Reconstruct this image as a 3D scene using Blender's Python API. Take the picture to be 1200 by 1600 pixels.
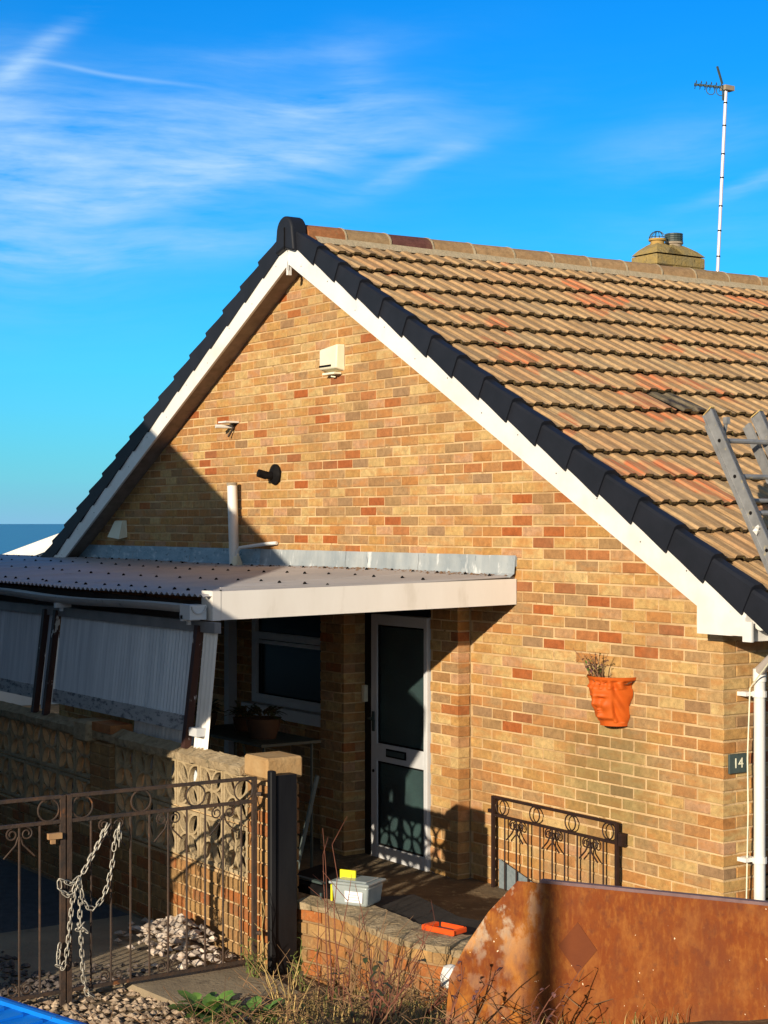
import bpy, math, random
from math import sin, cos, pi, radians, atan2, sqrt
from mathutils import Vector, Matrix, noise
random.seed(7)
for o in list(bpy.data.objects): bpy.data.objects.remove(o)
SC = bpy.context.scene
COL = SC.collection
# ------------------------------------------------------------------ camera, sky, sun, exposure
cam = bpy.data.cameras.new('camera'); co = bpy.data.objects.new('camera', cam); COL.objects.link(co); SC.camera = co
CP = Vector((7.247, -7.29, 2.6)); FW = Vector((-.83, .558, 0)).normalized(); RT = Vector((.558, .83, 0)).normalized()
co.matrix_world = Matrix(((RT.x, 0, -FW.x, CP.x), (RT.y, 0, -FW.y, CP.y), (0, 1, 0, CP.z), (0, 0, 0, 1)))
cam.sensor_fit = 'VERTICAL'; cam.sensor_height = 36; cam.lens = 2663 / 1600 * 36
cam.shift_y = 17 / 1600; cam.clip_start = .1; cam.clip_end = 90000
SC.render.resolution_x = 768; SC.render.resolution_y = 1024
SUN = Vector((.55, -1, .31)).normalized()
EL = math.asin(SUN.z); ROT = atan2(SUN.x, SUN.y)
sl = bpy.data.lights.new('sun', 'SUN'); so = bpy.data.objects.new('sun', sl); COL.objects.link(so)
so.rotation_euler = SUN.to_track_quat('Z', 'Y').to_euler()
sl.energy = 5.0; sl.angle = radians(.53); sl.color = (1, .86, .66)
SC.view_settings.view_transform = 'Standard'; SC.view_settings.look = 'None'
SC.view_settings.exposure = .25; SC.view_settings.gamma = 1; SC.view_settings.use_curve_mapping = False

W = bpy.data.worlds.new('World'); SC.world = W; W.use_nodes = True
nt = W.node_tree; nt.nodes.clear()
def mth(t, op, a, b=None, c=None, clamp=False):
    n = t.nodes.new('ShaderNodeMath'); n.operation = op; n.use_clamp = clamp
    for i, v in enumerate((a, b, c)):
        if v is None: continue
        if isinstance(v, (int, float)): n.inputs[i].default_value = v
        else: t.links.new(v, n.inputs[i])
    return n.outputs[0]
sky = nt.nodes.new('ShaderNodeTexSky'); sky.sky_type = 'NISHITA'; sky.sun_disc = False
sky.sun_elevation = EL; sky.sun_rotation = ROT; sky.air_density = 1.0; sky.dust_density = .25; sky.ozone_density = 2.2
hs = nt.nodes.new('ShaderNodeHueSaturation'); hs.inputs['Saturation'].default_value = 1.45; hs.inputs['Hue'].default_value = .492
nt.links.new(sky.outputs[0], hs.inputs['Color'])
sat = nt.nodes.new('ShaderNodeMixRGB'); sat.blend_type = 'MULTIPLY'; sat.inputs[2].default_value = (.03, 1.04, 1.74, 1); nt.links.new(hs.outputs[0], sat.inputs[1])
tc = nt.nodes.new('ShaderNodeTexCoord'); sx = nt.nodes.new('ShaderNodeSeparateXYZ'); nt.links.new(tc.outputs['Generated'], sx.inputs[0])
dt = nt.nodes.new('ShaderNodeVectorMath'); dt.operation = 'DOT_PRODUCT'; nt.links.new(tc.outputs['Generated'], dt.inputs[0]); dt.inputs[1].default_value = tuple(SUN)
deep = nt.nodes.new('ShaderNodeMapRange'); deep.interpolation_type = 'SMOOTHSTEP'; deep.inputs[1].default_value = .35; deep.inputs[2].default_value = -.70; deep.inputs[3].default_value = .0; deep.inputs[4].default_value = 1.0   # deepest blue opposite the sun
nt.links.new(dt.outputs['Value'], deep.inputs[0]); nt.links.new(deep.outputs[0], sat.inputs[0])
rs = nt.nodes.new('ShaderNodeMath'); rs.operation = 'MULTIPLY_ADD'; nt.links.new(deep.outputs[0], rs.inputs[0]); rs.inputs[1].default_value = .65; rs.inputs[2].default_value = .8; nt.links.new(rs.outputs[0], hs.inputs['Saturation'])
az = mth(nt, 'ARCTAN2', sx.outputs[0], sx.outputs[1]); el = mth(nt, 'ARCSINE', sx.outputs[2])
AZ0 = atan2(FW.x, FW.y)
U_ = mth(nt, 'SUBTRACT', az, AZ0); V_ = el          # radians east of the view, radians above the horizon
cb = nt.nodes.new('ShaderNodeCombineXYZ'); nt.links.new(U_, cb.inputs[0]); nt.links.new(V_, cb.inputs[1])
def nz(vec, scale, loc, rz, detail=6, rough=.6, dist=0.):
    m = nt.nodes.new('ShaderNodeMapping'); nt.links.new(vec, m.inputs[0])
    m.inputs['Location'].default_value = loc; m.inputs['Rotation'].default_value = (0, 0, rz); m.inputs['Scale'].default_value = scale
    n = nt.nodes.new('ShaderNodeTexNoise'); n.inputs['Scale'].default_value = 1; n.inputs['Detail'].default_value = detail
    n.inputs['Roughness'].default_value = rough; n.inputs['Distortion'].default_value = dist
    nt.links.new(m.outputs[0], n.inputs['Vector']); return n.outputs[0]
warp = nz(cb.outputs[0], (3.5, 6, 1), (3, 1, 0), 0, 2)
w2 = mth(nt, 'MULTIPLY', mth(nt, 'SUBTRACT', warp, .5), .045)
V2 = mth(nt, 'ADD', V_, w2)
cb2 = nt.nodes.new('ShaderNodeCombineXYZ'); nt.links.new(U_, cb2.inputs[0]); nt.links.new(V2, cb2.inputs[1])
fine = nz(cb2.outputs[0], (16, 110, 1), (1, 5, 0), radians(9), 8, .60, .06)
soft = nz(cb2.outputs[0], (8, 34, 1), (7, 2, 0), radians(7), 5, .55, .1)
def blob(px, py, sx_, sy_, ang, amp):
    u0 = (px - 600) / 2663; v0 = (817 - py) / 2663; ca, sa = cos(radians(ang)), sin(radians(ang))
    du = mth(nt, 'SUBTRACT', U_, u0); dv = mth(nt, 'SUBTRACT', V2, v0)
    a = mth(nt, 'ADD', mth(nt, 'MULTIPLY', du, ca * 2663 / sx_), mth(nt, 'MULTIPLY', dv, sa * 2663 / sx_))
    b = mth(nt, 'ADD', mth(nt, 'MULTIPLY', du, -sa * 2663 / sy_), mth(nt, 'MULTIPLY', dv, ca * 2663 / sy_))
    r = mth(nt, 'ADD', mth(nt, 'MULTIPLY', a, a), mth(nt, 'MULTIPLY', b, b))
    return mth(nt, 'MULTIPLY', mth(nt, 'POWER', 2.718, mth(nt, 'MULTIPLY', r, -1.0)), amp)
mask = None
for bl in [(120, 280, 430, 90, 7, .95), (-150, 330, 400, 150, 0, .6), (470, 185, 150, 26, 5, .75), (430, 262, 240, 30, 13, .85), (650, 265, 110, 16, 22, .7),
           (60, 130, 90, 16, 42, .9), (20, 170, 60, 60, 0, .45), (150, 402, 380, 24, 2, .55), (560, 130, 50, 40, -50, .35), (1175, 308, 90, 11, 9, .8), (1050, 250, 150, 40, 5, .35),
           (1100, 370, 200, 40, 0, .22), (460, 100, 200, 22, 8, .3)]:
    b = blob(*bl); mask = b if mask is None else mth(nt, 'ADD', mask, b)
gen = mth(nt, 'MULTIPLY', mth(nt, 'SUBTRACT', nz(cb.outputs[0], (2.2, 7, 1), (11, 3, 0), .2, 4), .52, clamp=True), 1.6)   # thin cirrus over the rest of the sky
away = mth(nt, 'GREATER_THAN', mth(nt, 'ABSOLUTE', U_), .34)
mask = mth(nt, 'ADD', mask, mth(nt, 'MULTIPLY', gen, away))
tex = mth(nt, 'ADD', mth(nt, 'MULTIPLY', fine, .9), mth(nt, 'MULTIPLY', soft, 1.0))
tex = mth(nt, 'MULTIPLY', mth(nt, 'SUBTRACT', tex, .66), 1.75, clamp=True)
cl = mth(nt, 'MULTIPLY', mth(nt, 'MULTIPLY', mask, tex), .95, clamp=True)
contr = mth(nt, 'MULTIPLY', blob(170, 152, 130, 3.5, -5, 1), .4)
cl = mth(nt, 'MULTIPLY', mth(nt, 'ADD', cl, contr, clamp=True), .80)
hazeb = mth(nt, 'POWER', 2.718, mth(nt, 'MULTIPLY', mth(nt, 'ABSOLUTE', V_), -13))
mh = nt.nodes.new('ShaderNodeMixRGB'); mh.inputs[2].default_value = (3.0, 5.0, 8.4, 1)
nt.links.new(mth(nt, 'MULTIPLY', hazeb, .75), mh.inputs[0]); nt.links.new(sat.outputs[0], mh.inputs[1])
mx = nt.nodes.new('ShaderNodeMixRGB'); nt.links.new(cl, mx.inputs[0]); nt.links.new(mh.outputs[0], mx.inputs[1])
mx.inputs[2].default_value = (4.6, 7.0, 9.6, 1)
bg = nt.nodes.new('ShaderNodeBackground'); bg.inputs[1].default_value = .09
nt.links.new(mx.outputs[0], bg.inputs[0]); wo = nt.nodes.new('ShaderNodeOutputWorld'); nt.links.new(bg.outputs[0], wo.inputs[0])

# ------------------------------------------------------------------ materials
def mat(name, c1, c2=None, rough=.8, scale=8., detail=6, bump=0., bscale=None, metal=0., spec=.3, stretch=(1, 1, 1), island=0., spots=None, trans=0., contrast=(.35, .65), coat=0.):
    m = bpy.data.materials.new(name); m.use_nodes = True; t = m.node_tree; b = t.nodes['Principled BSDF']
    b.inputs['Roughness'].default_value = rough; b.inputs['Metallic'].default_value = metal; b.inputs['Specular IOR Level'].default_value = spec
    if trans: b.inputs['Transmission Weight'].default_value = trans
    if coat: b.inputs['Coat Weight'].default_value = coat
    g = t.nodes.new('ShaderNodeNewGeometry'); mp = t.nodes.new('ShaderNodeMapping'); mp.inputs['Scale'].default_value = stretch
    t.links.new(g.outputs['Position'], mp.inputs[0])
    def noise_(s, d=detail):
        n = t.nodes.new('ShaderNodeTexNoise'); n.inputs['Scale'].default_value = s; n.inputs['Detail'].default_value = d; n.inputs['Roughness'].default_value = .6
        t.links.new(mp.outputs[0], n.inputs['Vector']); return n.outputs[0]
    n1 = noise_(scale)
    r = t.nodes.new('ShaderNodeMapRange'); r.inputs[1].default_value = contrast[0]; r.inputs[2].default_value = contrast[1]; t.links.new(n1, r.inputs[0])
    x = t.nodes.new('ShaderNodeMixRGB'); x.inputs[1].default_value = (*c1, 1); x.inputs[2].default_value = (*(c2 or c1), 1); t.links.new(r.outputs[0], x.inputs[0])
    out = x.outputs[0]
    if spots:        # (colour, scale, threshold, softness)
        for (sc, ss, th, sf) in spots:
            n = noise_(ss, 5); q = t.nodes.new('ShaderNodeMapRange'); q.inputs[1].default_value = th; q.inputs[2].default_value = th + sf; t.links.new(n, q.inputs[0])
            y = t.nodes.new('ShaderNodeMixRGB'); y.inputs[2].default_value = (*sc, 1); t.links.new(out, y.inputs[1]); t.links.new(q.outputs[0], y.inputs[0]); out = y.outputs[0]
    if island:
        oi = t.nodes.new('ShaderNodeObjectInfo'); s = mth(t, 'FRACT', mth(t, 'ADD', oi.outputs['Random'], g.outputs['Random Per Island']))
        h = t.nodes.new('ShaderNodeHueSaturation'); t.links.new(out, h.inputs['Color'])
        t.links.new(mth(t, 'ADD', mth(t, 'MULTIPLY', s, island), 1 - island / 2), h.inputs['Value']); out = h.outputs[0]
    t.links.new(out, b.inputs['Base Color'])
    if bump:
        n = noise_(bscale or scale * 3, 8); bp = t.nodes.new('ShaderNodeBump'); bp.inputs['Strength'].default_value = bump; bp.inputs['Distance'].default_value = .02
        t.links.new(n, bp.inputs['Height']); t.links.new(bp.outputs[0], b.inputs['Normal'])
    return m
def ramp_mat(name, stops, rough=.9, bump=.35, bscale=90, dark=(.5, 1.15), streak=None, stain=None, lichen=None, red=None):
    """one colour per piece (from a ramp), mottled by noise"""
    m = bpy.data.materials.new(name); m.use_nodes = True; t = m.node_tree; b = t.nodes['Principled BSDF']
    b.inputs['Roughness'].default_value = rough; b.inputs['Specular IOR Level'].default_value = .2
    g = t.nodes.new('ShaderNodeNewGeometry'); oi = t.nodes.new('ShaderNodeObjectInfo')
    s = mth(t, 'FRACT', mth(t, 'ADD', oi.outputs['Random'], g.outputs['Random Per Island']))
    cr = t.nodes.new('ShaderNodeValToRGB'); cr.color_ramp.interpolation = 'CONSTANT'
    e = cr.color_ramp.elements
    e[0].position = 0; e[0].color = (*stops[0], 1); e[1].position = 1 / len(stops); e[1].color = (*stops[1], 1)
    for i, c in enumerate(stops[2:]): k = e.new((i + 2) / len(stops)); k.color = (*c, 1)
    t.links.new(s, cr.inputs[0]); out = cr.outputs[0]
    # shift the noise by the piece so that pattern breaks at each joint
    sh = t.nodes.new('ShaderNodeVectorMath'); sh.operation = 'ADD'; cbx = t.nodes.new('ShaderNodeCombineXYZ')
    t.links.new(mth(t, 'MULTIPLY', s, 37.), cbx.inputs[0]); t.links.new(mth(t, 'MULTIPLY', s, 91.), cbx.inputs[2])
    t.links.new(g.outputs['Position'], sh.inputs[0]); t.links.new(cbx.outputs[0], sh.inputs[1])
    def noise_(v, sc, d=6, st=(1, 1, 1), rough_=.65):
        mp = t.nodes.new('ShaderNodeMapping'); mp.inputs['Scale'].default_value = st; t.links.new(v, mp.inputs[0])
        n = t.nodes.new('ShaderNodeTexNoise'); n.inputs['Scale'].default_value = sc; n.inputs['Detail'].default_value = d; n.inputs['Roughness'].default_value = rough_
        t.links.new(mp.outputs[0], n.inputs['Vector']); return n.outputs[0]
    n1 = noise_(sh.outputs[0], 22); n2 = noise_(sh.outputs[0], 160, 3)
    v = mth(t, 'ADD', mth(t, 'MULTIPLY', n1, .75), mth(t, 'MULTIPLY', n2, .4))
    mr = t.nodes.new('ShaderNodeMapRange'); mr.inputs[1].default_value = .35; mr.inputs[2].default_value = .8; mr.inputs[3].default_value = dark[0]; mr.inputs[4].default_value = dark[1]
    t.links.new(v, mr.inputs[0])
    h = t.nodes.new('ShaderNodeHueSaturation'); t.links.new(out, h.inputs['Color']); t.links.new(mr.outputs[0], h.inputs['Value']); out = h.outputs[0]
    def mix(out, col, fac):
        y = t.nodes.new('ShaderNodeMixRGB'); y.inputs[2].default_value = (*col, 1); t.links.new(out, y.inputs[1]); t.links.new(fac, y.inputs[0]); return y.outputs[0]
    def rng(v, a, bb, c=0., d=1.):
        q = t.nodes.new('ShaderNodeMapRange'); q.inputs[1].default_value = a; q.inputs[2].default_value = bb; q.inputs[3].default_value = c; q.inputs[4].default_value = d; t.links.new(v, q.inputs[0]); return q.outputs[0]
    if red:       # worn clay-red streaks on some tiles, running down the slope
        big = noise_(g.outputs['Position'], 1.1, 2); st = noise_(sh.outputs[0], 1, 4, (4, 70, 4))
        f = mth(t, 'MULTIPLY', mth(t, 'MULTIPLY', rng(big, .545, .575), mth(t, 'GREATER_THAN', s, .52)), rng(st, .44, .56, .25, .95))
        out = mix(out, red, f)
    if streak:
        st = noise_(g.outputs['Position'], 1, 5, streak[1]); out = mix(out, streak[0], mth(t, 'MULTIPLY', rng(st, .48, .62), .65))
        st = noise_(sh.outputs[0], 1, 6, (9, 120, 9) if red else (20, 20, 20)); out = mix(out, (.78, .60, .38) if red else (.70, .45, .18), mth(t, 'MULTIPLY', rng(st, .56, .70), .22))
    if bscale == 90: out = mix(out, (.30, .19, .09), mth(t, 'MULTIPLY', rng(noise_(g.outputs['Position'], 2.3, 7), .50, .72), .38)); out = mix(out, (.20, .12, .06), mth(t, 'MULTIPLY', rng(noise_(sh.outputs[0], 48, 4), .60, .70), .5))
    if lichen:
        out = mix(out, lichen, mth(t, 'MULTIPLY', rng(noise_(g.outputs['Position'], 55, 4), .6, .7), .5))
    if stain:     # a soft grown stain of its own outline: centre, radii, colour
        cpos, rad, col = stain; vm = t.nodes.new('ShaderNodeMapping'); vm.vector_type = 'TEXTURE'
        vm.inputs['Location'].default_value = cpos; vm.inputs['Scale'].default_value = rad; t.links.new(g.outputs['Position'], vm.inputs[0])
        ln = t.nodes.new('ShaderNodeVectorMath'); ln.operation = 'LENGTH'; t.links.new(vm.outputs[0], ln.inputs[0])
        f = rng(mth(t, 'ADD', ln.outputs['Value'], mth(t, 'MULTIPLY', noise_(g.outputs['Position'], 7, 5), 1.4)), 1.15, 1.75, .55, 0.)
        out = mix(out, col, f)
    t.links.new(out, b.inputs['Base Color'])
    bp = t.nodes.new('ShaderNodeBump'); bp.inputs['Strength'].default_value = bump; bp.inputs['Distance'].default_value = .006
    t.links.new(noise_(g.outputs['Position'], bscale, 6), bp.inputs['Height']); t.links.new(bp.outputs[0], b.inputs['Normal'])
    return m
STAIN = ((-1.0, 0, .95), (.55, 9, .55), (.16, .13, .05))
M = {}
BF = [(.80, .54, .23), (.74, .49, .20), (.70, .42, .15), (.66, .37, .125), (.63, .39, .16), (.69, .41, .16), (.60, .27, .085), (.56, .27, .10), (.50, .30, .14), (.55, .33, .15), (.68, .38, .20), (.64, .36, .17), (.76, .48, .18), (.62, .34, .11), (.67, .42, .18), (.58, .30, .11)]
M['brick'] = ramp_mat('buff brick', [(a * .735, b_ * .75, c * .775) for a, b_, c in BF], stain=STAIN, dark=(.50, 1.28), streak=((.46, .20, .06), (4, 4, 11)))
M['brick_red'] = ramp_mat('red brick', [(.43, .125, .035), (.40, .12, .038), (.44, .155, .05), (.37, .14, .055), (.45, .18, .065)], stain=STAIN)
M['brick_brown'] = ramp_mat('brown brick', [(.38, .215, .095), (.35, .205, .10), (.41, .22, .09), (.36, .22, .115), (.39, .235, .105)], stain=STAIN)
M['mortar'] = mat('sandy mortar', (.74, .53, .29), (.46, .30, .145), .95, 2.2, bump=.5, bscale=120, spots=[((.36, .22, .10), 9, .58, .1)])
M['tile'] = ramp_mat('tan concrete tile', [(.52, .33, .165), (.47, .30, .155), (.56, .365, .185), (.53, .315, .155), (.42, .275, .145), (.54, .34, .17), (.49, .335, .18), (.52, .325, .16)],
                     dark=(.62, 1.12), lichen=(.42, .36, .2), red=(.55, .17, .07), bump=.7, streak=((.27, .16, .075), (2.2, 42, 2.2)), bscale=120)
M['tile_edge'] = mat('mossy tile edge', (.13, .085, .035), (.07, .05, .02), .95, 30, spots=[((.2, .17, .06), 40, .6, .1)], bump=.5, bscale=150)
M['moss_tile'] = mat('dark mossy tile', (.10, .085, .055), (.22, .17, .11), .95, 18, stretch=(.5, 1, .5), bump=.8, bscale=90, spots=[((.045, .035, .03), 12, .5, .1)])
M['ridge'] = ramp_mat('ridge tile', [(.42, .26, .13), (.38, .25, .13), (.45, .28, .14)], lichen=(.4, .33, .16))
M['ridge_red'] = ramp_mat('terracotta ridge', [(.42, .16, .06), (.38, .15, .06)], lichen=(.36, .25, .12))
M['ridge_dark'] = ramp_mat('plum ridge', [(.15, .06, .05), (.13, .055, .045)])
M['ridge_mortar'] = mat('ridge mortar', (.5, .4, .26), (.4, .32, .2), .95, 20, bump=.4)
M['cap'] = mat('black plastic verge', (.012, .014, .02), (.016, .018, .026), .55, 5, spec=.2, bump=.05, bscale=60)
M['white'] = mat('white upvc', (.80, .79, .76), (.74, .72, .68), .35, 3, spec=.4, spots=[((.66, .62, .55), 2.5, .50, .3), ((.5, .46, .38), 14, .68, .1)])
M['fascia'] = mat('white fascia board', (.80, .77, .73), (.74, .70, .65), .4, 3, spec=.4, stretch=(1, 1, .3), spots=[((.6, .56, .5), 6, .60, .2)])
M['soffit'] = mat('brown stained soffit', (.27, .21, .17), (.18, .14, .11), .7, 10)
M['cream'] = mat('cream plastic', (.80, .74, .56), (.74, .68, .5), .45, 6)
M['black'] = mat('black plastic', (.007, .0065, .007), (.012, .011, .011), .6, 20, spec=.05)
M['blackwood'] = mat('black painted post', (.006, .006, .008), (.014, .014, .016), .5, 6, spec=.2, stretch=(1, 1, .2), bump=.1)
M['pot'] = mat('orange terracotta', (.60, .115, .012), (.50, .09, .01), .6, 9, bump=.1, bscale=40, spec=.3)
M['slate'] = mat('slate plate', (.06, .085, .08), (.045, .065, .065), .5, 30)
M['ivory'] = mat('ivory paint', (.8, .78, .6), None, .6)
M['lead'] = mat('painted lead flashing', (.40, .43, .44), (.26, .30, .33), .5, 5, stretch=(1, 1, .35), spots=[((.66, .68, .68), 11, .57, .10), ((.13, .15, .17), 18, .64, .08)], bump=.35, bscale=16)
M['lead_shade_blue'] = mat('flashing tinted blue for shade', (.30, .43, .52), (.20, .32, .41), .5, 5, stretch=(1, 1, 2.), spots=[((.46, .56, .62), 11, .55, .10), ((.12, .17, .21), 16, .60, .08)], bump=.35, bscale=16)  # blue of the shaded stretch is put into this flashing colour
M['corr'] = mat('weathered grey corrugated sheet', (.42, .40, .40), (.34, .33, .34), .45, 1.4, spots=[((.2, .19, .18), 7, .62, .2)], spec=.4)
M['panel'] = mat('milky ribbed sheet', (.66, .72, .78), (.42, .48, .55), .45, 26, spots=[((.25, .26, .27), 60, .66, .2)], stretch=(1, .3, .03), contrast=(.3, .7))
M['peel'] = mat('peeling painted rail', (.36, .37, .38), (.44, .44, .45), .7, 6, stretch=(1, 1, 2.2), spots=[((.13, .135, .15), 13, .50, .14), ((.06, .06, .07), 40, .60, .08)])
M['brownpost'] = mat('brown post with flaking paint', (.06, .024, .018), (.04, .02, .017), .6, 4, spots=[((.55, .53, .5), 9, .64, .02)], stretch=(1, 1, .5))
M['darkwood'] = mat('dark timber', (.045, .03, .022), (.03, .02, .016), .8, 8)
M['doorframe'] = mat('black door frame', (.008, .008, .01), None, .5)
M['frost'] = mat('obscured glass', (.045, .085, .085), (.03, .05, .055), .28, 2.2, spec=.6, bump=.5, bscale=120)
M['glass'] = mat('dark window glass', (.004, .0045, .005), None, .2, spec=.08)
M['upvcgrey'] = mat('white frame', (.62, .63, .64), (.55, .56, .58), .4, 4, spec=.4)
M['block'] = mat('pale concrete screen block', (.50, .39, .235), (.37, .28, .16), .95, 9, bump=.5, bscale=80, spots=[((.2, .16, .1), 22, .62, .12)])
M['coping'] = mat('rough coping stone', (.44, .34, .21), (.30, .22, .125), .95, 12, bump=1., bscale=40, spots=[((.16, .14, .085), 16, .58, .12)])
M['wallbrick'] = ramp_mat('garden wall brick', [(.44, .22, .08), (.40, .18, .06), (.42, .14, .04), (.48, .28, .11), (.40, .23, .09), (.36, .13, .045)], streak=((.22, .14, .07), (9, 9, 3)), lichen=(.5, .4, .2), dark=(.55, 1.15))
M['rubble'] = mat('broken pale rubble', (.74, .64, .54), (.42, .33, .26), .95, 12, bump=.4, island=.7)
M['gravel'] = mat('mixed gravel', (.50, .38, .26), (.24, .17, .12), .95, 30, island=1.1)
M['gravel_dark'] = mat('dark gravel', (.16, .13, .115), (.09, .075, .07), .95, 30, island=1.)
M['iron'] = mat('rusty black iron', (.04, .031, .027), (.075, .045, .03), .7, 14, spots=[((.24, .09, .03), 7, .62, .1)], bump=.3)
M['ironblack'] = mat('black brown iron', (.018, .010, .009), (.035, .016, .012), .6, 14)
M['chain'] = mat('galvanised chain', (.52, .49, .42), (.36, .33, .28), .45, 60, metal=.35)
M['alu'] = mat('dull aluminium', (.33, .33, .33), (.23, .23, .23), .5, 12, metal=.35, spots=[((.5, .42, .25), 18, .63, .08)])
M['mast'] = mat('bright mast', (.66, .63, .66), None, .35, metal=.2)
M['ch_render'] = mat('mossy chimney render', (.27, .21, .10), (.36, .25, .08), .95, 9, bump=.8, bscale=30, spots=[((.14, .11, .06), 14, .6, .1)])
M['potyellow'] = mat('lichened chimney pot', (.44, .28, .08), (.34, .22, .08), .9, 14)
M['potgrey'] = mat('grey chimney pot', (.36, .3, .22), (.28, .23, .17), .9, 14)
M['conc'] = mat('worn path concrete', (.33, .26, .17), (.23, .18, .12), .95, 3, bump=.35, bscale=40, spots=[((.13, .1, .07), 8, .6, .15)])
M['porch'] = mat('terracotta floor tile', (.17, .035, .02), (.11, .028, .018), .5, 8, island=.4)
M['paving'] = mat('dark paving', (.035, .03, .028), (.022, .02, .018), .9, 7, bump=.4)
M['tub'] = mat('cloudy clear plastic', (.50, .56, .56), (.40, .46, .46), .25, 12, spec=.5, trans=.35)
M['yellow'] = mat('yellow plastic', (.75, .70, .02), None, .5)
M['label'] = mat('white paper label', (.8, .8, .82), None, .6)
M['print'] = mat('printed grey bars', (.3, .3, .34), None, .6)
M['orange'] = mat('bright orange plastic', (.85, .10, .015), (.75, .08, .012), .45, 10)
M['blue'] = mat('bright blue paint', (.003, .22, .80), (.004, .18, .66), .4, 5, spec=.5, spots=[((.08, .05, .02), 7, .70, .02)])
M['mesh'] = mat('grey plastic mesh', (.22, .26, .28), (.16, .2, .22), .6, 40)
M['stem'] = mat('dry brown stem', (.16, .085, .045), (.25, .15, .075), .9, 20, island=.6)
M['redstem'] = mat('red brown stem', (.13, .045, .03), (.19, .07, .04), .8, 20, island=.5)
M['straw'] = mat('dry straw grass', (.50, .36, .14), (.30, .20, .08), .9, 12, island=.9)
M['greengrass'] = mat('green weed', (.10, .14, .03), (.16, .17, .04), .8, 12, island=.7)
M['leaf'] = mat('green leaf', (.07, .16, .03), (.14, .24, .05), .5, 20, island=.6)
M['leafdark'] = mat('dark bramble leaf', (.03, .06, .02), (.07, .04, .02), .5, 20, island=.6)
M['deadleaf'] = mat('purple brown dead leaf', (.16, .07, .07), (.10, .05, .05), .8, 30, island=.5)
M['soil'] = mat('brown soil', (.12, .085, .05), (.2, .14, .08), .95, 5, bump=.8, bscale=30, spots=[((.28, .22, .13), 20, .58, .1)])
M['render_wall'] = mat('brown house render', (.20, .15, .11), (.16, .12, .09), .9, 4)
M['farland'] = mat('far headland', (.10, .17, .2), None, 1)

def rust_mat():
    m = bpy.data.materials.new('rusted steel'); m.use_nodes = True; t = m.node_tree; b = t.nodes['Principled BSDF']; b.inputs['Roughness'].default_value = .85; b.inputs['Specular IOR Level'].default_value = .25
    g = t.nodes.new('ShaderNodeNewGeometry')
    def nn(sc, st=(1, 1, 1), d=7, r=.62):
        mp = t.nodes.new('ShaderNodeMapping'); mp.inputs['Scale'].default_value = st; t.links.new(g.outputs['Position'], mp.inputs[0])
        n = t.nodes.new('ShaderNodeTexNoise'); n.inputs['Scale'].default_value = sc; n.inputs['Detail'].default_value = d; n.inputs['Roughness'].default_value = r; t.links.new(mp.outputs[0], n.inputs['Vector']); return n.outputs[0]
    def rg(v, a, b_):
        q = t.nodes.new('ShaderNodeMapRange'); q.inputs[1].default_value = a; q.inputs[2].default_value = b_; t.links.new(v, q.inputs[0]); return q.outputs[0]
    def mix(f, a, c):
        x = t.nodes.new('ShaderNodeMixRGB'); t.links.new(f, x.inputs[0])
        if isinstance(a, tuple): x.inputs[1].default_value = (*a, 1)
        else: t.links.new(a, x.inputs[1])
        x.inputs[2].default_value = (*c, 1); return x.outputs[0]
    c = mix(rg(nn(7), .35, .65), (.185, .042, .008), (.22, .058, .010))
    c = mix(mth(t, 'MULTIPLY', rg(nn(60, (1, 1, .35)), .48, .66), .55), c, (.33, .12, .022))
    c = mix(mth(t, 'MULTIPLY', rg(nn(30, (1, 1, .5)), .5, .7), .5), c, (.125, .033, .013))
    c = mix(mth(t, 'MULTIPLY', rg(nn(3.2, (1, 1, .8), 7), .48, .70), .55), c, (.13, .036, .016)); c = mix(mth(t, 'MULTIPLY', rg(nn(9, (1, 1, .7), 8), .52, .70), .5), c, (.34, .13, .03)); c = mix(mth(t, 'MULTIPLY', rg(nn(26, (1, 1, .8), 8), .56, .68), .5), c, (.10, .03, .016))
    c = mix(rg(nn(38, d=2), .735, .75), c, (.8, .62, .42))
    # white paint left near the folded end
    sp = t.nodes.new('ShaderNodeSeparateXYZ'); t.links.new(g.outputs['Position'], sp.inputs[0])
    f1 = rg(sp.outputs[0], 2.06, 1.90); f2 = rg(nn(13, (1, 1, .7), 6), .47, .56)
    hz = rg(sp.outputs[2], .85, 1.12)
    c = mix(mth(t, 'MULTIPLY', mth(t, 'MULTIPLY', f1, f2), mth(t, 'ADD', mth(t, 'MULTIPLY', hz, .75), .12)), c, (.60, .55, .42))
    f3 = mth(t, 'MULTIPLY', f1, rg(nn(9, (1, 1, .5), 5), .5, .62)); c = mix(mth(t, 'MULTIPLY', f3, .6), c, (.60, .24, .03))
    t.links.new(c, b.inputs['Base Color'])
    bp = t.nodes.new('ShaderNodeBump'); bp.inputs['Strength'].default_value = .45; bp.inputs['Distance'].default_value = .006
    t.links.new(nn(70), bp.inputs['Height']); t.links.new(bp.outputs[0], b.inputs['Normal']); return m
M['rust'] = rust_mat()
M['rustpatch'] = mat('darker rust diamond', (.155, .040, .011), (.14, .036, .011), .85, 9, bump=.2)
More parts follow.
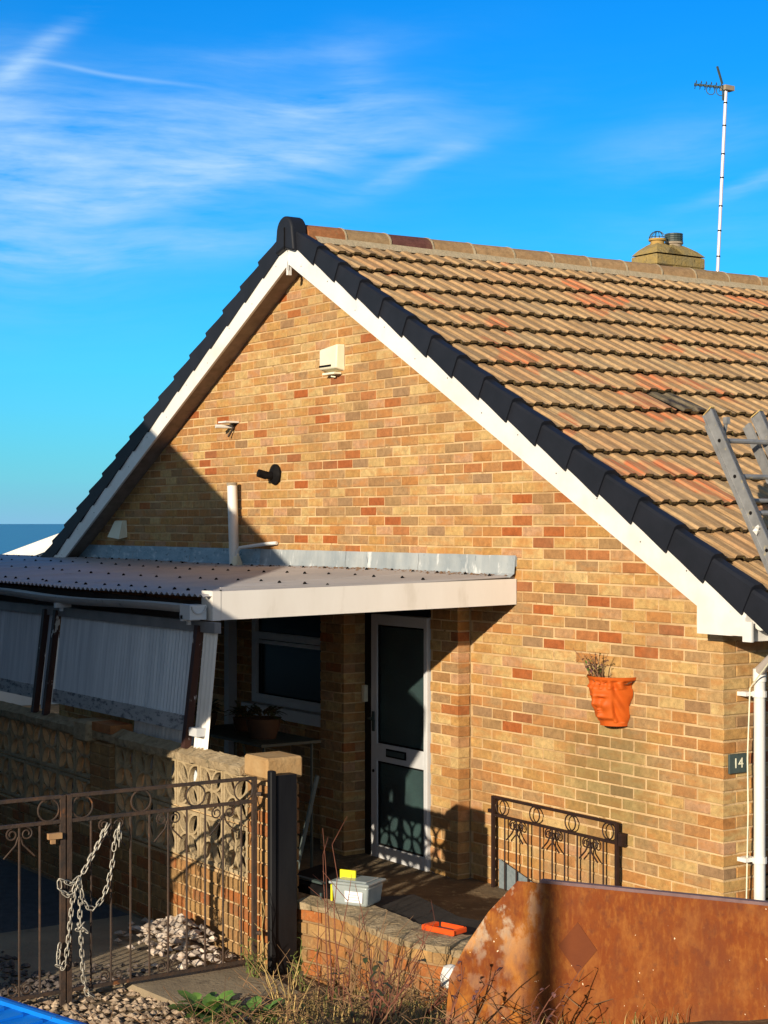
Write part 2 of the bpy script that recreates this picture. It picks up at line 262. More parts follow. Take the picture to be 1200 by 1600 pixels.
def sea_mat():
    m = bpy.data.materials.new('sea water'); m.use_nodes = True; t = m.node_tree; b = t.nodes['Principled BSDF']
    b.inputs['Base Color'].default_value = (.035, .17, .25, 1); b.inputs['Roughness'].default_value = .35; b.inputs['Specular IOR Level'].default_value = .35
    g = t.nodes.new('ShaderNodeNewGeometry'); n = t.nodes.new('ShaderNodeTexNoise'); n.inputs['Scale'].default_value = .02; n.inputs['Detail'].default_value = 6
    t.links.new(g.outputs['Position'], n.inputs['Vector']); bp = t.nodes.new('ShaderNodeBump'); bp.inputs['Strength'].default_value = 1; bp.inputs['Distance'].default_value = 6
    t.links.new(n.outputs[0], bp.inputs['Height']); t.links.new(bp.outputs[0], b.inputs['Normal'])
    return m
M['sea'] = sea_mat()

# ------------------------------------------------------------------ mesh helpers
WL = {}
class MB:
    def __init__(s): s.v = []; s.f = []; s.mi = []; s.cur = 0
    def add(s, vs, fs):
        o = len(s.v); s.v += [tuple(x) for x in vs]; s.f += [tuple(i + o for i in f) for f in fs]; s.mi += [s.cur] * len(fs); return s
    def box(s, x0, x1, y0, y1, z0, z1):
        return s.add([(x0, y0, z0), (x1, y0, z0), (x1, y1, z0), (x0, y1, z0), (x0, y0, z1), (x1, y0, z1), (x1, y1, z1), (x0, y1, z1)],
                     [(0, 3, 2, 1), (4, 5, 6, 7), (0, 1, 5, 4), (1, 2, 6, 5), (2, 3, 7, 6), (3, 0, 4, 7)])
    def bar(s, a, b, w, h, up=(0, 0, 1)):
        a = Vector(a); b = Vector(b); d = (b - a).normalized(); up = Vector(up)
        if abs(d.dot(up)) > .99: up = Vector((1, 0, 0))
        r = d.cross(up).normalized(); u = r.cross(d).normalized(); vs = []
        for p in (a, b):
            for q in ((-1, -1), (1, -1), (1, 1), (-1, 1)): vs.append(p + r * q[0] * w / 2 + u * q[1] * h / 2)
        return s.add(vs, [(3, 2, 1, 0), (4, 5, 6, 7), (0, 1, 5, 4), (1, 2, 6, 5), (2, 3, 7, 6), (3, 0, 4, 7)])
    def tube(s, pts, r, n=8, cap=True):
        pts = [Vector(p) for p in pts]; rr = r if isinstance(r, (list, tuple)) else [r] * len(pts); rings = []; vs = []; prev = None
        for i, p in enumerate(pts):
            d = (pts[min(i + 1, len(pts) - 1)] - pts[max(i - 1, 0)]).normalized()
            if prev is None: prev = Vector((0, 0, 1)) if abs(d.z) < .9 else Vector((1, 0, 0))
            a = d.cross(prev).normalized(); b = a.cross(d).normalized(); prev = b
            for k in range(n): vs.append(p + (a * cos(2 * pi * k / n) + b * sin(2 * pi * k / n)) * rr[i])
        fs = [(i * n + k, i * n + (k + 1) % n, (i + 1) * n + (k + 1) % n, (i + 1) * n + k) for i in range(len(pts) - 1) for k in range(n)]
        if cap: fs += [tuple(range(n - 1, -1, -1)), tuple((len(pts) - 1) * n + k for k in range(n))]
        return s.add(vs, fs)
    def ring(s, c, R, r, ax1, ax2, n=20, m=6, a0=0, a1=2 * pi):
        c = Vector(c); ax1 = Vector(ax1); ax2 = Vector(ax2); full = abs(a1 - a0 - 2 * pi) < .01
        pts = [c + (ax1 * cos(a0 + (a1 - a0) * i / n) + ax2 * sin(a0 + (a1 - a0) * i / n)) * R for i in range(n + 1)]
        return s.tube(pts, r, m, not full)
    def prism(s, poly, axis, a, b):
        """poly in the two other axes, extruded from a to b along axis"""
        def P(p, t): return {'x': (t, p[0], p[1]), 'y': (p[0], t, p[1]), 'z': (p[0], p[1], t)}[axis]
        n = len(poly); vs = [P(p, a) for p in poly] + [P(p, b) for p in poly]
        return s.add(vs, [tuple(range(n - 1, -1, -1)), tuple(range(n, 2 * n))] + [(i, (i + 1) % n, n + (i + 1) % n, n + i) for i in range(n)])
    def lathe(s, prof, c, n=16, axis='z', sx=1, sy=1):
        c = Vector(c); vs = []
        for (r, h) in prof:
            for k in range(n):
                a = 2 * pi * k / n; p = Vector((r * cos(a) * sx, r * sin(a) * sy, h))
                if axis == 'y': p = Vector((p.x, -p.z, p.y))
                vs.append(c + p)
        m = len(prof); fs = [(i * n + k, i * n + (k + 1) % n, (i + 1) * n + (k + 1) % n, (i + 1) * n + k) for i in range(m - 1) for k in range(n)]
        fs += [tuple(range(n - 1, -1, -1)), tuple((m - 1) * n + k for k in range(n))]
        return s.add(vs, fs)
    def sheet(s, fn, nu, nv, th=None):
        vs = [fn(i / nu, j / nv) for j in range(nv + 1) for i in range(nu + 1)]
        return s.add(vs, [(j * (nu + 1) + i, j * (nu + 1) + i + 1, (j + 1) * (nu + 1) + i + 1, (j + 1) * (nu + 1) + i) for j in range(nv) for i in range(nu)])
    def rock(s, c, r, sq=(1, 1, 1), rnd=random):
        vs = [Vector(p) for p in ((0, 0, 1), (0, 0, -1), (1, 0, 0), (-1, 0, 0), (0, 1, 0), (0, -1, 0), (.7, .7, .2), (-.7, .6, .1))]
        c = Vector(c); a = rnd.uniform(0, 6.3); out = []
        for p in vs:
            p = Vector((p.x * cos(a) - p.y * sin(a), p.x * sin(a) + p.y * cos(a), p.z)); k = r * rnd.uniform(.65, 1.15)
            out.append(c + Vector((p.x * k * sq[0], p.y * k * sq[1], p.z * k * sq[2])))
        return s.add(out, [(0, 2, 6), (0, 6, 4), (0, 4, 7), (0, 7, 3), (0, 3, 5), (0, 5, 2), (1, 6, 2), (1, 4, 6), (1, 7, 4), (1, 3, 7), (1, 5, 3), (1, 2, 5)])
    def mesh(s, name, mats, off=(0, 0, 0), smooth=False):
        me = bpy.data.meshes.new(name); o = Vector(off)
        me.from_pydata([tuple(Vector(v) - o) for v in s.v], [], s.f)
        for m_ in (mats if isinstance(mats, (list, tuple)) else [mats]): me.materials.append(M[m_] if isinstance(m_, str) else m_)
        me.polygons.foreach_set('material_index', s.mi)
        if smooth: me.polygons.foreach_set('use_smooth', [True] * len(s.f))
        me.update(); return me
def obj(name, mb, mats, parent=None, smooth=False, **kw):
    off = WL.get(parent, Vector((0, 0, 0))) if parent else Vector((0, 0, 0))
    o = bpy.data.objects.new(name, mb.mesh(name, mats, off, smooth)); COL.objects.link(o)
    if parent: o.parent = parent; WL[o] = off
    else: WL[o] = Vector((0, 0, 0))
    for k, v in kw.items(): o[k] = v
    return o
def autosmooth(o, ang=40):
    me = o.data; me.polygons.foreach_set('use_smooth', [True] * len(me.polygons)); 
    try: me.set_sharp_from_angle(angle=radians(ang))
    except Exception: pass
    return o
def thing(name, label, cat, loc=(0, 0, 0), group=None):
    o = bpy.data.objects.new(name, None); COL.objects.link(o); o.location = loc; WL[o] = Vector(loc); o['label'] = label; o['category'] = cat; o.empty_display_size = .1
    if group: o['group'] = group
    return o
def inst(name, me, parent, loc, rot=(0, 0, 0), sc=(1, 1, 1)):
    o = bpy.data.objects.new(name, me); COL.objects.link(o); o.parent = parent; o.location = Vector(loc) - WL[parent]; o.rotation_euler = rot; o.scale = sc; return o
def copy_tree(root, dloc, label=None, loc=None, rotz=None, sc=None):
    r = root.copy(); COL.objects.link(r); r.location = loc if loc is not None else root.location + Vector(dloc)
    if rotz is not None: r.rotation_euler = (0, 0, rotz)
    if sc is not None: r.scale = (sc, sc, sc)
    if label: r['label'] = label
    for c in root.children:
        d = c.copy(); COL.objects.link(d); d.parent = r
        for e in c.children:
            g = e.copy(); COL.objects.link(g); g.parent = d
    return r
def pxof(p):
    q = Vector(p) - CP; d = q.dot(FW)
    return (600 + 2663 * q.dot(RT) / d, 817 - 2663 * q.z / d, d) if d > .1 else (-9999, -9999, d)

# ------------------------------------------------------------------ ground, sea, far land
def sm(t): t = max(0., min(1., t)); return t * t * (3 - 2 * t)
def zg(x, y):
    z = .07 + .93 * sm((x + 1.0) / 5.6)
    a = sm((y + 2.42) / .25) * sm((x + 1.25) / .2)
    z = z * (1 - a) + .0 * a
    if y > 2.5: z = z * (1 - sm((y - 2.5) / 6))
    if x < -14: z -= 48 * sm((-14 - x) / 110)
    return z
def bumpy(x, y):
    if x > -1.0 and y < -2.2 and x < 6: return .035 * noise.noise(Vector((x * 3, y * 3, 0))) + .012 * noise.noise(Vector((x * 14, y * 14, 3)))
    return 0
def axis_(lo, hi, step, far):
    a = [lo + step * i for i in range(int((hi - lo) / step) + 1)]; l = a[0]; h = a[-1]; L = []; H = []; s = step
    while l > -far: s *= 1.5; l -= s; L.append(l)
    s = step
    while h < far: s *= 1.5; h += s; H.append(h)
    return L[::-1] + a + H
gx = axis_(-6, 8.5, .125, 30000); gy = axis_(-9, 3, .125, 30000)
g = MB(); g.v = [(x, y, zg(x, y) + bumpy(x, y)) for y in gy for x in gx]; nx = len(gx)
g.f = [(j * nx + i, j * nx + i + 1, (j + 1) * nx + i + 1, (j + 1) * nx + i) for j in range(len(gy) - 1) for i in range(nx - 1)]; g.mi = [0] * len(g.f)
obj('ground', g, 'soil', smooth=True, kind='structure')
obj('sea', MB().add([(-60000, -50000, -40), (-60, -50000, -40), (-60, 50000, -40), (-60000, 50000, -40)], [(0, 1, 2, 3)]), 'sea', kind='structure')
hl = MB()
hl.sheet(lambda u, v: (-22300 + 900 * v, -3200 + 3400 * u + 7000, -42 + (72 * sin(pi * u) * (.7 + .3 * noise.noise(Vector((u * 6, 0, 0))))) * sin(pi * min(1, v + .1))), 24, 4)
obj('headland', hl, 'farland', kind='structure')
# driveway slab between the gates and the screen wall, the path slabs before the gate, the porch floor
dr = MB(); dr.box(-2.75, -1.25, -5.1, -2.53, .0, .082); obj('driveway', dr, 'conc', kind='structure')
dr = MB(); dr.box(-9.5, -2.755, -5.1, -2.53, .0, .078); obj('shade_dark_tarmac', dr, mat('old tarmac darkened for shade', (.075, .075, .08), (.05, .05, .054), .9, 12, bump=.4, bscale=90), kind='structure')  # tarmac tone also carries the shade that falls on this part of the drive
pth = MB(); pth.prism([(-1.24, -3.3), (-1.24, -2.55), (-.5, -2.62), (-.42, -2.9), (-.62, -3.25)], 'z', .04, .112); obj('path', pth, 'conc', kind='structure')
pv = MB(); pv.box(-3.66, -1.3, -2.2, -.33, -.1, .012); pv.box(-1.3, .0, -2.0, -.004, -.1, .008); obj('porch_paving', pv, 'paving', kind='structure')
for i in range(7):
    for j in range(4):
        x0 = -3.6 + i * .17
        if i == 0 and j == 0:
            pf = bpy.data.objects.new('porch_floor', None); COL.objects.link(pf); pf['kind'] = 'structure'; WL[pf] = Vector((0, 0, 0))
            tm = MB().box(0, .162, 0, .162, 0, .03).mesh('floor_tile', 'porch')
        inst('floor_tile', tm, pf, (x0, -.12 - .17 * (j + 1), .012 + random.uniform(0, .002)))

# ------------------------------------------------------------------ the bungalow
X0, ZA, MS = -4.71, 4.94, .545; TH = math.atan(MS)
def zline(x): return ZA - MS * abs(x - X0)
house = thing('bungalow', 'buff brick bungalow with tan tiled roof and black edged gable', 'house')
RED = [(-4.89,4.35),(-5.12,4.52),(-3.76,4.04),(-4.17,3.74),(-4.79,3.67),(-3.75,3.59),(-3.41,3.51),(-4.57,3.51),(-4.44,3.44),(-5.49,3.36),(-3.54,3.29),(-5.24,3.22),(-4.91,3.14),(-4.00,3.14),(-4.56,3.06),(-4.34,3.06),(-4.11,3.06),(-4.80,2.91),(-5.50,2.76),(-3.67,2.76),(-3.77,2.68),(-3.45,2.61),(-3.31,2.54),(-4.81,2.46),(-4.36,2.46),(-4.00,2.39),(-1.85,2.77),(-1.45,2.77),(-1.85,2.62),(-1.51,2.54),(-1.96,2.54),(-1.63,2.47),(-1.29,2.39),(-1.07,2.39),(-0.72,2.32),(-1.82,2.17),(-1.38,2.17),(-1.05,2.10),(-0.82,2.09),(-1.96,2.99),(-0.35,1.95),(-1.16,1.87),(-0.93,1.87),(-0.58,1.79),(-1.49,1.80),(-1.86,1.57),(-1.83,1.26),(-1.91,1.19),(-6.19,3.52),(-5.84,3.44),(-5.25,3.21),(-6.42,3.22),(-6.54,3.14),(-6.40,3.07),(-5.51,2.75),(-7.71,2.77),(-6.77,3.61),(-2.39,2.99)]
BRN = [(-5.02,4.28),(-3.54,3.74),(-3.87,3.06),(-3.66,2.91),(-4.11,2.76),(-3.44,2.77),(-4.91,2.68),(-3.21,2.61),(-4.70,2.54),(-2.90,2.69),(-2.61,2.69),(-2.88,2.54),(-2.28,2.91),(-2.62,3.14),(-1.61,2.77),(-1.52,2.40),(-1.16,2.17),(-1.71,1.80),(-1.26,1.94),(-1.04,1.95),(-0.82,1.80),(-1.49,1.50),(-0.32,1.65),(-0.56,1.50),(-2.30,1.25),(-2.06,1.26),(-2.16,1.18),(-1.47,1.19),(-0.11,1.49),(-0.79,1.33),(-0.33,1.34)]
rb = random.Random(11)
bricks = []      # (origin, rotz, length, class)
def cls_of(x, z, L, special=True):
    if special:
        for (a, b) in RED:
            if x - .005 < a < x + L + .005 and z - .006 < b < z + .071: return 1
        for (a, b) in BRN:
            if x - .005 < a < x + L + .005 and z - .006 < b < z + .071: return 2
        r = rb.random(); return 1 if r < .006 else (2 if r < .05 else 0)
    r = rb.random(); return 1 if r < .05 else (2 if r < .16 else 0)
NG = math.floor((-.32 - 2.584) / .075)
def run(a, b, zlo, zhi, yf, axis='y', xf=0, first=None, special=False, corner=False, clip=None):
    for n in range(NG, 40):
        z = 2.584 + .075 * n
        if z < zlo or z + .065 > zhi: continue
        odd = n % 2; ph = .1125 * odd
        hi = b - (.1125 if (odd and corner) else 0)
        k = math.floor((a - ph) / .225) - 1
        while True:
            s0 = k * .225 + ph + .011; s1 = s0 + .213; k += 1
            if axis == 'x': s0 -= .01; s1 -= .01
            if s0 > b: break
            s0 = max(s0, a); s1 = min(s1, hi if corner else b)
            if clip:
                lo_, hi_ = clip(z + .065); s0 = max(s0, lo_); s1 = min(s1, hi_)
            if s1 - s0 < .03: continue
            if axis == 'y': bricks.append(((s0, yf, z), 0, s1 - s0, cls_of(s0, z, s1 - s0, special)))
            else: bricks.append(((xf, s0, z), pi / 2, s1 - s0, cls_of(0, z, .2, False)))
def gclip(zt):
    w = (ZA - .05 - zt) / MS; return X0 - w, X0 + w
# main gable
run(-9.6, 0, 2.203, 4.9, 0, special=True, corner=True, clip=gclip)
run(-2.49, 0, -.4, 2.203, 0, special=True, corner=True)
run(-2.83, -2.49, -.4, 2.2, -.114); run(-4.01, -3.67, -.4, 2.2, -.32); run(-9.6, -4.02, -.4, 1.04, -.10); run(-9.6, -5.45, 1.04, 2.2, -.10)
run(-.215, -.112, -.4, 2.2, 0, axis='x', xf=-3.67)
# front wall: odd rows show a stretcher at the corner, even rows the header of the gable stretcher
for n in range(NG, 0):
    z = 2.584 + .075 * n
    if z > 1.88: continue
    odd = n % 2; y = 0 if odd else .1125
    ye = .645 if z > .42 else 6.0
    while y < ye - .03:
        bricks.append(((0, y, z), pi / 2, min(.215, ye - y), cls_of(0, z, .2, False))); y += .225
    if z > .42:
        y = 3.2
        while y < 6: bricks.append(((0, y, z), pi / 2, .215, cls_of(0, z, .2, False))); y += .225
def brick_mb(mb, o, rz, L, rnd, D=.1025, H=.0635, c=.004):
    j = lambda s=.0022: rnd.uniform(-s, s); dy = j(.0022)
    x0, x1 = j(), L + j(); z0, z1 = j(), H + j(); y0 = dy
    vs = [(x0, y0 + c, z0), (x1, y0 + c, z0), (x1, y0 + c, z1), (x0, y0 + c, z1), (x0 + c, y0, z0 + c), (x1 - c, y0, z0 + c + j()), (x1 - c, y0 + j(.0008), z1 - c), (x0 + c, y0, z1 - c + j()),
          (x0, D, z0), (x1, D, z0), (x1, D, z1), (x0, D, z1)]
    ca, sa = cos(rz), sin(rz)
    vs = [(o[0] + x * ca - y * sa, o[1] + x * sa + y * ca, o[2] + z) for x, y, z in vs]
    mb.add(vs, [(4, 5, 6, 7), (0, 1, 5, 4), (1, 2, 6, 5), (2, 3, 7, 6), (3, 0, 4, 7), (0, 8, 9, 1), (1, 9, 10, 2), (2, 10, 11, 3), (3, 11, 8, 0)])
# mortar bodies
mo = MB()
zs = ZA - .12
mo.prism([(-9.75, -.4), (-.006, -.4), (-.006, 2.16), (-.006, zline(0) - .1), (X0, zs), (-9.75, zline(-9.75) - .1)], 'y', .006, .30)
gable = obj('gable_wall', mo, 'mortar', house)
m2 = MB(); m2.box(-2.825, -2.496, -.108, .0, -.4, 2.2); m2.box(-4.005, -3.676, -.314, .0, -.4, 2.2); m2.box(-9.6, -4.015, -.094, 0.0, -.4, 1.03); m2.box(-9.6, -5.46, -.094, 0.0, 1.04, 2.2)
obj('porch_wall', m2, 'mortar', house)
m3 = MB(); m3.box(-.30, -.006, .301, .64, -.4, 1.95); m3.box(-.30, -.006, .3, 9, -.4, .5); m3.box(-.30, -.006, .64, 9, 1.85, 1.95); m3.box(-.30, -.006, 3.2, 9, .5, 1.85)
obj('front_wall', m3, 'mortar', house)
m4 = MB(); m4.box(-9.7, -.3, 8.9, 9.2, -.4, 2.1); m4.box(-9.75, -9.45, .3, 8.9, -.4, 2.1); obj('rear_wall', m4, 'mortar', house)
protos = {}
for L in (.215, .1025):
    for c in range(3):
        for q in range(3):
            b = MB(); brick_mb(b, (0, 0, 0), 0, L, rb); protos[(L, c, q)] = b.mesh('brick', ('brick', 'brick_red', 'brick_brown')[c])
def bvis(b):
    o = Vector(b[0]); c = o + (Vector((b[2] / 2, 0, .03)) if b[1] == 0 else Vector((0, b[2] / 2, .03))); x, y, d = pxof(c)
    if not (-10 < x < 1210 and -10 < y < 1610): return 0
    if b[0][1] < -.02 or c.z < .05 + .25: return 0.2 / d
    nrm = Vector((0, -1, 0)) if b[1] == 0 else Vector((1, 0, 0)); return b[2] * nrm.dot((CP - c).normalized()) / d ** 2
bricks.sort(key=bvis, reverse=True)
bs = MB()
for i, b in enumerate(bricks):
    o, rz, L, c = b
    if i < 298:
        key = .215 if L > .16 else .1025; inst('brick', protos[(key, c, rb.randrange(3))], gable, o, (0, 0, rz), (L / key, 1, 1))
    else: bs.cur = c; brick_mb(bs, o, rz, L, rb)
obj('brickwork', bs, ('brick', 'brick_red', 'brick_brown'), gable, kind='stuff')
# dark interior of the house so that glass reads as glass
inn = MB(); inn.box(-9.4, -.32, .31, 8.8, -.3, .02); obj('floor_slab', inn, 'darkwood', house)

# ---- roof
roof = obj('roof', MB().add([(X0, -.16, ZA - .03), (.5, -.16, zline(.5) - .03), (.5, 9.3, zline(.5) - .03), (X0, 9.3, ZA - .03), (-9.92, -.16, zline(-9.92) - .03), (-9.92, 9.3, zline(-9.92) - .03),
     (X0, -.16, ZA - .07), (.5, -.16, zline(.5) - .07), (.5, 9.3, zline(.5) - .07), (X0, 9.3, ZA - .07), (-9.92, -.16, zline(-9.92) - .07), (-9.92, 9.3, zline(-9.92) - .07)],
     [(0, 1, 2, 3), (4, 0, 3, 5), (9, 8, 7, 6), (6, 10, 11, 9), (0, 6, 7, 1), (1, 7, 8, 2), (2, 8, 9, 3), (4, 10, 6, 0), (5, 11, 10, 4), (3, 9, 11, 5)]), 'darkwood', house)
GA, TW = .3555, .3
def tile_pts(rnd):
    xs = [0, .022, .036, .092, .108, .150, .172, .186, .242, .258, .288, .3]
    hs = [.0, .001, .015, .018, .001, .0, .001, .016, .017, .001, .0, .003]
    return [(x, h) for x, h in zip(xs, hs)]
def tile_mb(mb, M4, rnd, left=False):
    L = .40; th = .021; P = tile_pts(rnd); vs = []; n = len(P)
    jl = rnd.uniform(-.006, .006); jz = rnd.uniform(-.002, .003)
    jj = [rnd.uniform(-.005, .005) for _ in P]; jh = [rnd.uniform(-.0018, .0018) for _ in P]
    for (s, z, q) in ((0, .004, 0), (L * .55, .026 + jz * .5, .5), (L + jl, .043 + jz, 1)):
        for k_, (x, h) in enumerate(P): vs.append((s + jj[k_] * (q == 1), x - .002 * (x > .29), z + h + jh[k_] * q))
    for k_, (x, h) in enumerate(P): vs.append((L + jl - .003 + jj[k_], x - .002 * (x > .29), .043 + jz + h - th + jh[k_] * 1.5))
    vs = [M4 @ Vector(v) for v in vs]; top_ = [(r_ * n + i, r_ * n + n + i, r_ * n + n + i + 1, r_ * n + i + 1) for r_ in (0, 1) for i in range(n - 1)]
    frt = [(2 * n + i, 3 * n + i, 3 * n + i + 1, 2 * n + i + 1) for i in range(n - 1)]
    o_ = len(mb.v); mb.v += [tuple(v) for v in vs]
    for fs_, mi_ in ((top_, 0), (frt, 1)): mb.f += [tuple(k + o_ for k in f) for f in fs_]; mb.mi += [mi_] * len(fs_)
rt = random.Random(5)
tp = []
for q in range(5):
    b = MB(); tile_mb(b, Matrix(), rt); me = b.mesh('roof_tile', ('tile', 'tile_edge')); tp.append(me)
right = []
NR = 17; NC = 31
for r in range(NR):
    s = .03 + r * GA
    for c in range(NC):
        y = -.14 + c * TW
        right.append((s, y))
def rloc(s, y): return Vector((X0 + s * cos(TH), y, ZA - s * sin(TH)))
def tvis(t):
    x, y, d = pxof(rloc(t[0] + .2, t[1] + .15)); return (0 if (x < -20 or x > 1215) else 1) / d
right.sort(key=tvis, reverse=True)
ts = MB()
for i, (s, y) in enumerate(right):
    p = rloc(s, y + rt.uniform(-.003, .003))
    if abs(s + .2 - 2.97) < .178 and abs(y + .15 - 1.5) < .15:      # the broken mossy tile
        b = MB(); tile_mb(b, Matrix(), rt); m_ = b.mesh('roof_tile', ('moss_tile', 'tile_edge')); o_ = inst('roof_tile', m_, roof, p + Vector((.02, .015, -.004)), (.012, TH - .012, .03)); o_['label'] = 'dark mossy slipped tile near the ladder top'
    elif i < 299: inst('roof_tile', rt.choice(tp), roof, p, (rt.uniform(-.004, .004), TH + rt.uniform(-.007, .005), rt.uniform(-.006, .006)))
    else: tile_mb(ts, Matrix.Translation(p) @ Matrix.Rotation(TH, 4, 'Y'), rt)
for r in range(NR):
    for c in range(NC):
        p = Vector((X0 - (.03 + r * GA) * cos(TH), -.14 + (c + 1) * TW, ZA - (.03 + r * GA) * sin(TH)))
        tile_mb(ts, Matrix.Translation(p) @ Matrix.Rotation(pi, 4, 'Z') @ Matrix.Rotation(TH, 4, 'Y'), rt)
obj('tiling', ts, ('tile', 'tile_edge'), roof, kind='stuff')
# black dry verge units, one per course and slope
def cap_mesh(side):
    b = MB(); s = side; dz_ = 0 if side > 0 else .014    # s=+1: local x down the slope, outer face at local y = -.05 ; mirrored for the other slope
    L = GA + .035
    prof0 = [(.045, .055), (.01, .078), (-.045, .074), (-.055, .060), (-.055, -.042), (-.040, -.042), (-.04, .05), (.045, .04)]
    prof1 = [(.055, .080), (.01, .106), (-.05, .102), (-.068, .088), (-.068, -.064), (-.050, -.064), (-.05, .07), (.055, .06)]
    pm = [((a[0] * .65 + c[0] * .35), (a[1] * .62 + c[1] * .38)) for a, c in zip(prof0, prof1)]
    n = len(prof0); vs = []
    for x, pr_ in ((-.02, prof0), (.16, pm), (L, prof1)):
        for (y, z) in pr_: vs.append((x, y * s, z - (dz_ if z < 0 else 0)))
    fs = [(k * n + i, k * n + (i + 1) % n, (k + 1) * n + (i + 1) % n, (k + 1) * n + i) for k in range(2) for i in range(n)] + [tuple(range(n)), tuple(2 * n + i for i in range(n))]
    b.add(vs, fs); return b.mesh('verge_cap', 'cap')
cR = cap_mesh(1); cL = cap_mesh(-1)
for r in range(NR):
    s = .10 + r * GA * .995
    inst('verge_cap', cR, roof, (X0 + s * cos(TH), -.14, ZA - s * sin(TH) - .0015 * r), (0, TH, 0), (1, 1, 1 + .012 * r))
    inst('verge_cap', cL, roof, (X0 - s * cos(TH), -.14, ZA - s * sin(TH)), (0, TH, pi))
# ridge
def ridge_mb(y0, y1, r0=.125, r1=.13):
    b = MB(); n = 10; vs = []
    for (y, r) in ((y0, r0), (y1, r1)):
        for k in range(n + 1):
            a = pi * (k / n); vs.append((X0 + r * 1.12 * cos(a), y, ZA - .035 + r * (abs(sin(a)) ** .75) * 1.08))
        for k in range(n + 1):
            a = pi * (1 - k / n); vs.append((X0 + (r - .02) * 1.12 * cos(a), y, ZA - .035 + (r - .02) * abs(sin(a)) ** .75))
    m = 2 * n + 2
    b.add(vs, [(i, (i + 1) % m, m + (i + 1) % m, m + i) for i in range(m)] + [tuple(range(m)), tuple(range(2 * m - 1, m - 1, -1))]); return b
y = -.075; k = 0
while y < 9.2:
    L = .44 if k else .36
    o = obj('ridge_tile', ridge_mb(y, y + L - .012), 'ridge_red' if k < 1 else ('ridge_dark' if k == 2 else 'ridge'), roof); autosmooth(o)
    if k == 2: o['label'] = 'dark plum ridge tile among the tan ones'
    mj = ridge_mb(y + L - .014, y + L + .006, .131, .131); mj.v = [(v[0] + .004 * noise.noise(Vector(v) * 40), v[1] + .01 * noise.noise(Vector(v) * 20), v[2] + .002) for v in mj.v]
    obj('joint', mj, 'ridge_mortar', o); y += L; k += 1
bd = MB()
for sgn in (1, -1):
    def bedf(u, v, sgn=sgn):
        yy = -.02 + 9.2 * u; w = .125 + .075 * v + .012 * noise.noise(Vector((yy * 9, sgn, 0))) * v
        return (X0 + sgn * w, yy, ZA - MS * w + .075 - .035 * v)
    bd.sheet(bedf, 300, 1)
obj('ridge_bedding', bd, 'ridge_mortar', roof)
# black ridge end cap
ec = MB(); arc = [(X0 + .125 * cos(a), 4.96 + .135 * sin(a)) for a in [pi * i / 12 for i in range(13)]]
ec.prism([(X0 + .15, 4.80)] + arc + [(X0 - .15, 4.80), (X0 - .12, 4.80), (X0, 4.835), (X0 + .12, 4.80)], 'y', -.235, -.085)
o = obj('ridge_end_cap', ec, 'cap', roof); bv = o.modifiers.new('b', 'BEVEL'); bv.width = .018; bv.segments = 3; autosmooth(o)
ec2 = MB(); ec2.box(X0 + .012, X0 + .022, -.242, -.233, 4.82, 5.0); obj('cap_seam', ec2, 'black', o)
# barge boards and eave boxes
for sgn in (1, -1):
    e = .37 if sgn > 0 else 5.1; xe = e if sgn > 0 else X0 - e; b = MB()
    xm = X0 + .004 * sgn
    b.prism([(xm, 4.90), (xm, 4.705), (xe if sgn > 0 else xe, zline(xe) - .235 if sgn < 0 else 1.955)] + ([(xe, 2.125)] if sgn > 0 else [(xe, zline(xe) - .04)]), 'y', -.19, -.168)
    if sgn > 0: b.v[2] = (.262, -.19, 1.955); b.v = [tuple(v) for v in b.v]; b.v[6] = (.262, -.168, 1.955)
    o = obj('barge_board', b, 'white', house)
    if sgn > 0:
        b = MB(); b.prism([(.262, 1.9552), (.37, 1.9552), (.37, 2.125)], 'y', -.19, -.168); obj('board_tail', b, 'white', o)
b = MB(); b.prism([(X0, 4.699), (.255, zline(.255) - .243), (.255, zline(.255) - .235), (X0, 4.707)], 'y', -.186, -.17); obj('board_gap_shade', b, 'darkwood', house)  # thin dark strip drawn in for the shade gap below the barge board
b = MB()
for i in range(26):
    xx = X0 + (i - 12.5) * .40; yy_ = -.1915
    if xx < .2: b.box(xx - .004, xx + .004, yy_, -.1895, zline(xx) - .12 - .05 * (i % 2), zline(xx) - .112 - .05 * (i % 2))
obj('board_nails', b, 'darkwood', house, kind='stuff')
b = MB(); b.prism([(-.03, 1.952), (.255, 1.952), (-.03, zline(-.03) - .245)], 'y', -.184, -.166); obj('eave_box', b, 'white', house)
b = MB(); b.box(X0 - .006, X0 + .006, -.196, -.189, 4.66, 4.885); b.box(X0 - .022, X0 + .0, -.196, -.160, 4.62, 4.73); obj('apex_trim', b, 'white', house)
b = MB(); b.prism([(X0, 4.735), (.30, zline(.30) - .215), (.30, zline(.30) - .2), (X0, 4.75), (-9.9, zline(-9.9) - .2), (-9.9, zline(-9.9) - .215)], 'y', -.166, .003); obj('verge_soffit', b, 'soffit', house)
b = MB(); b.box(.0, .35, -.16, 9.1, 1.958, 1.968); obj('eave_soffit', b, 'soffit', house)
b = MB(); b.box(.35, .372, -.20, 9.1, 1.925, 2.065); b.box(.372, .42, -.20, -.185, 1.925, 2.04); obj('fascia_board', b, 'white', house)
b = MB(); b.prism([(-9.75, 1.9), (-9.4, 1.9), (-9.4, 2.1), (-9.78, 2.1)], 'y', .0, 9.1); obj('rear_eave', b, 'soffit', house)
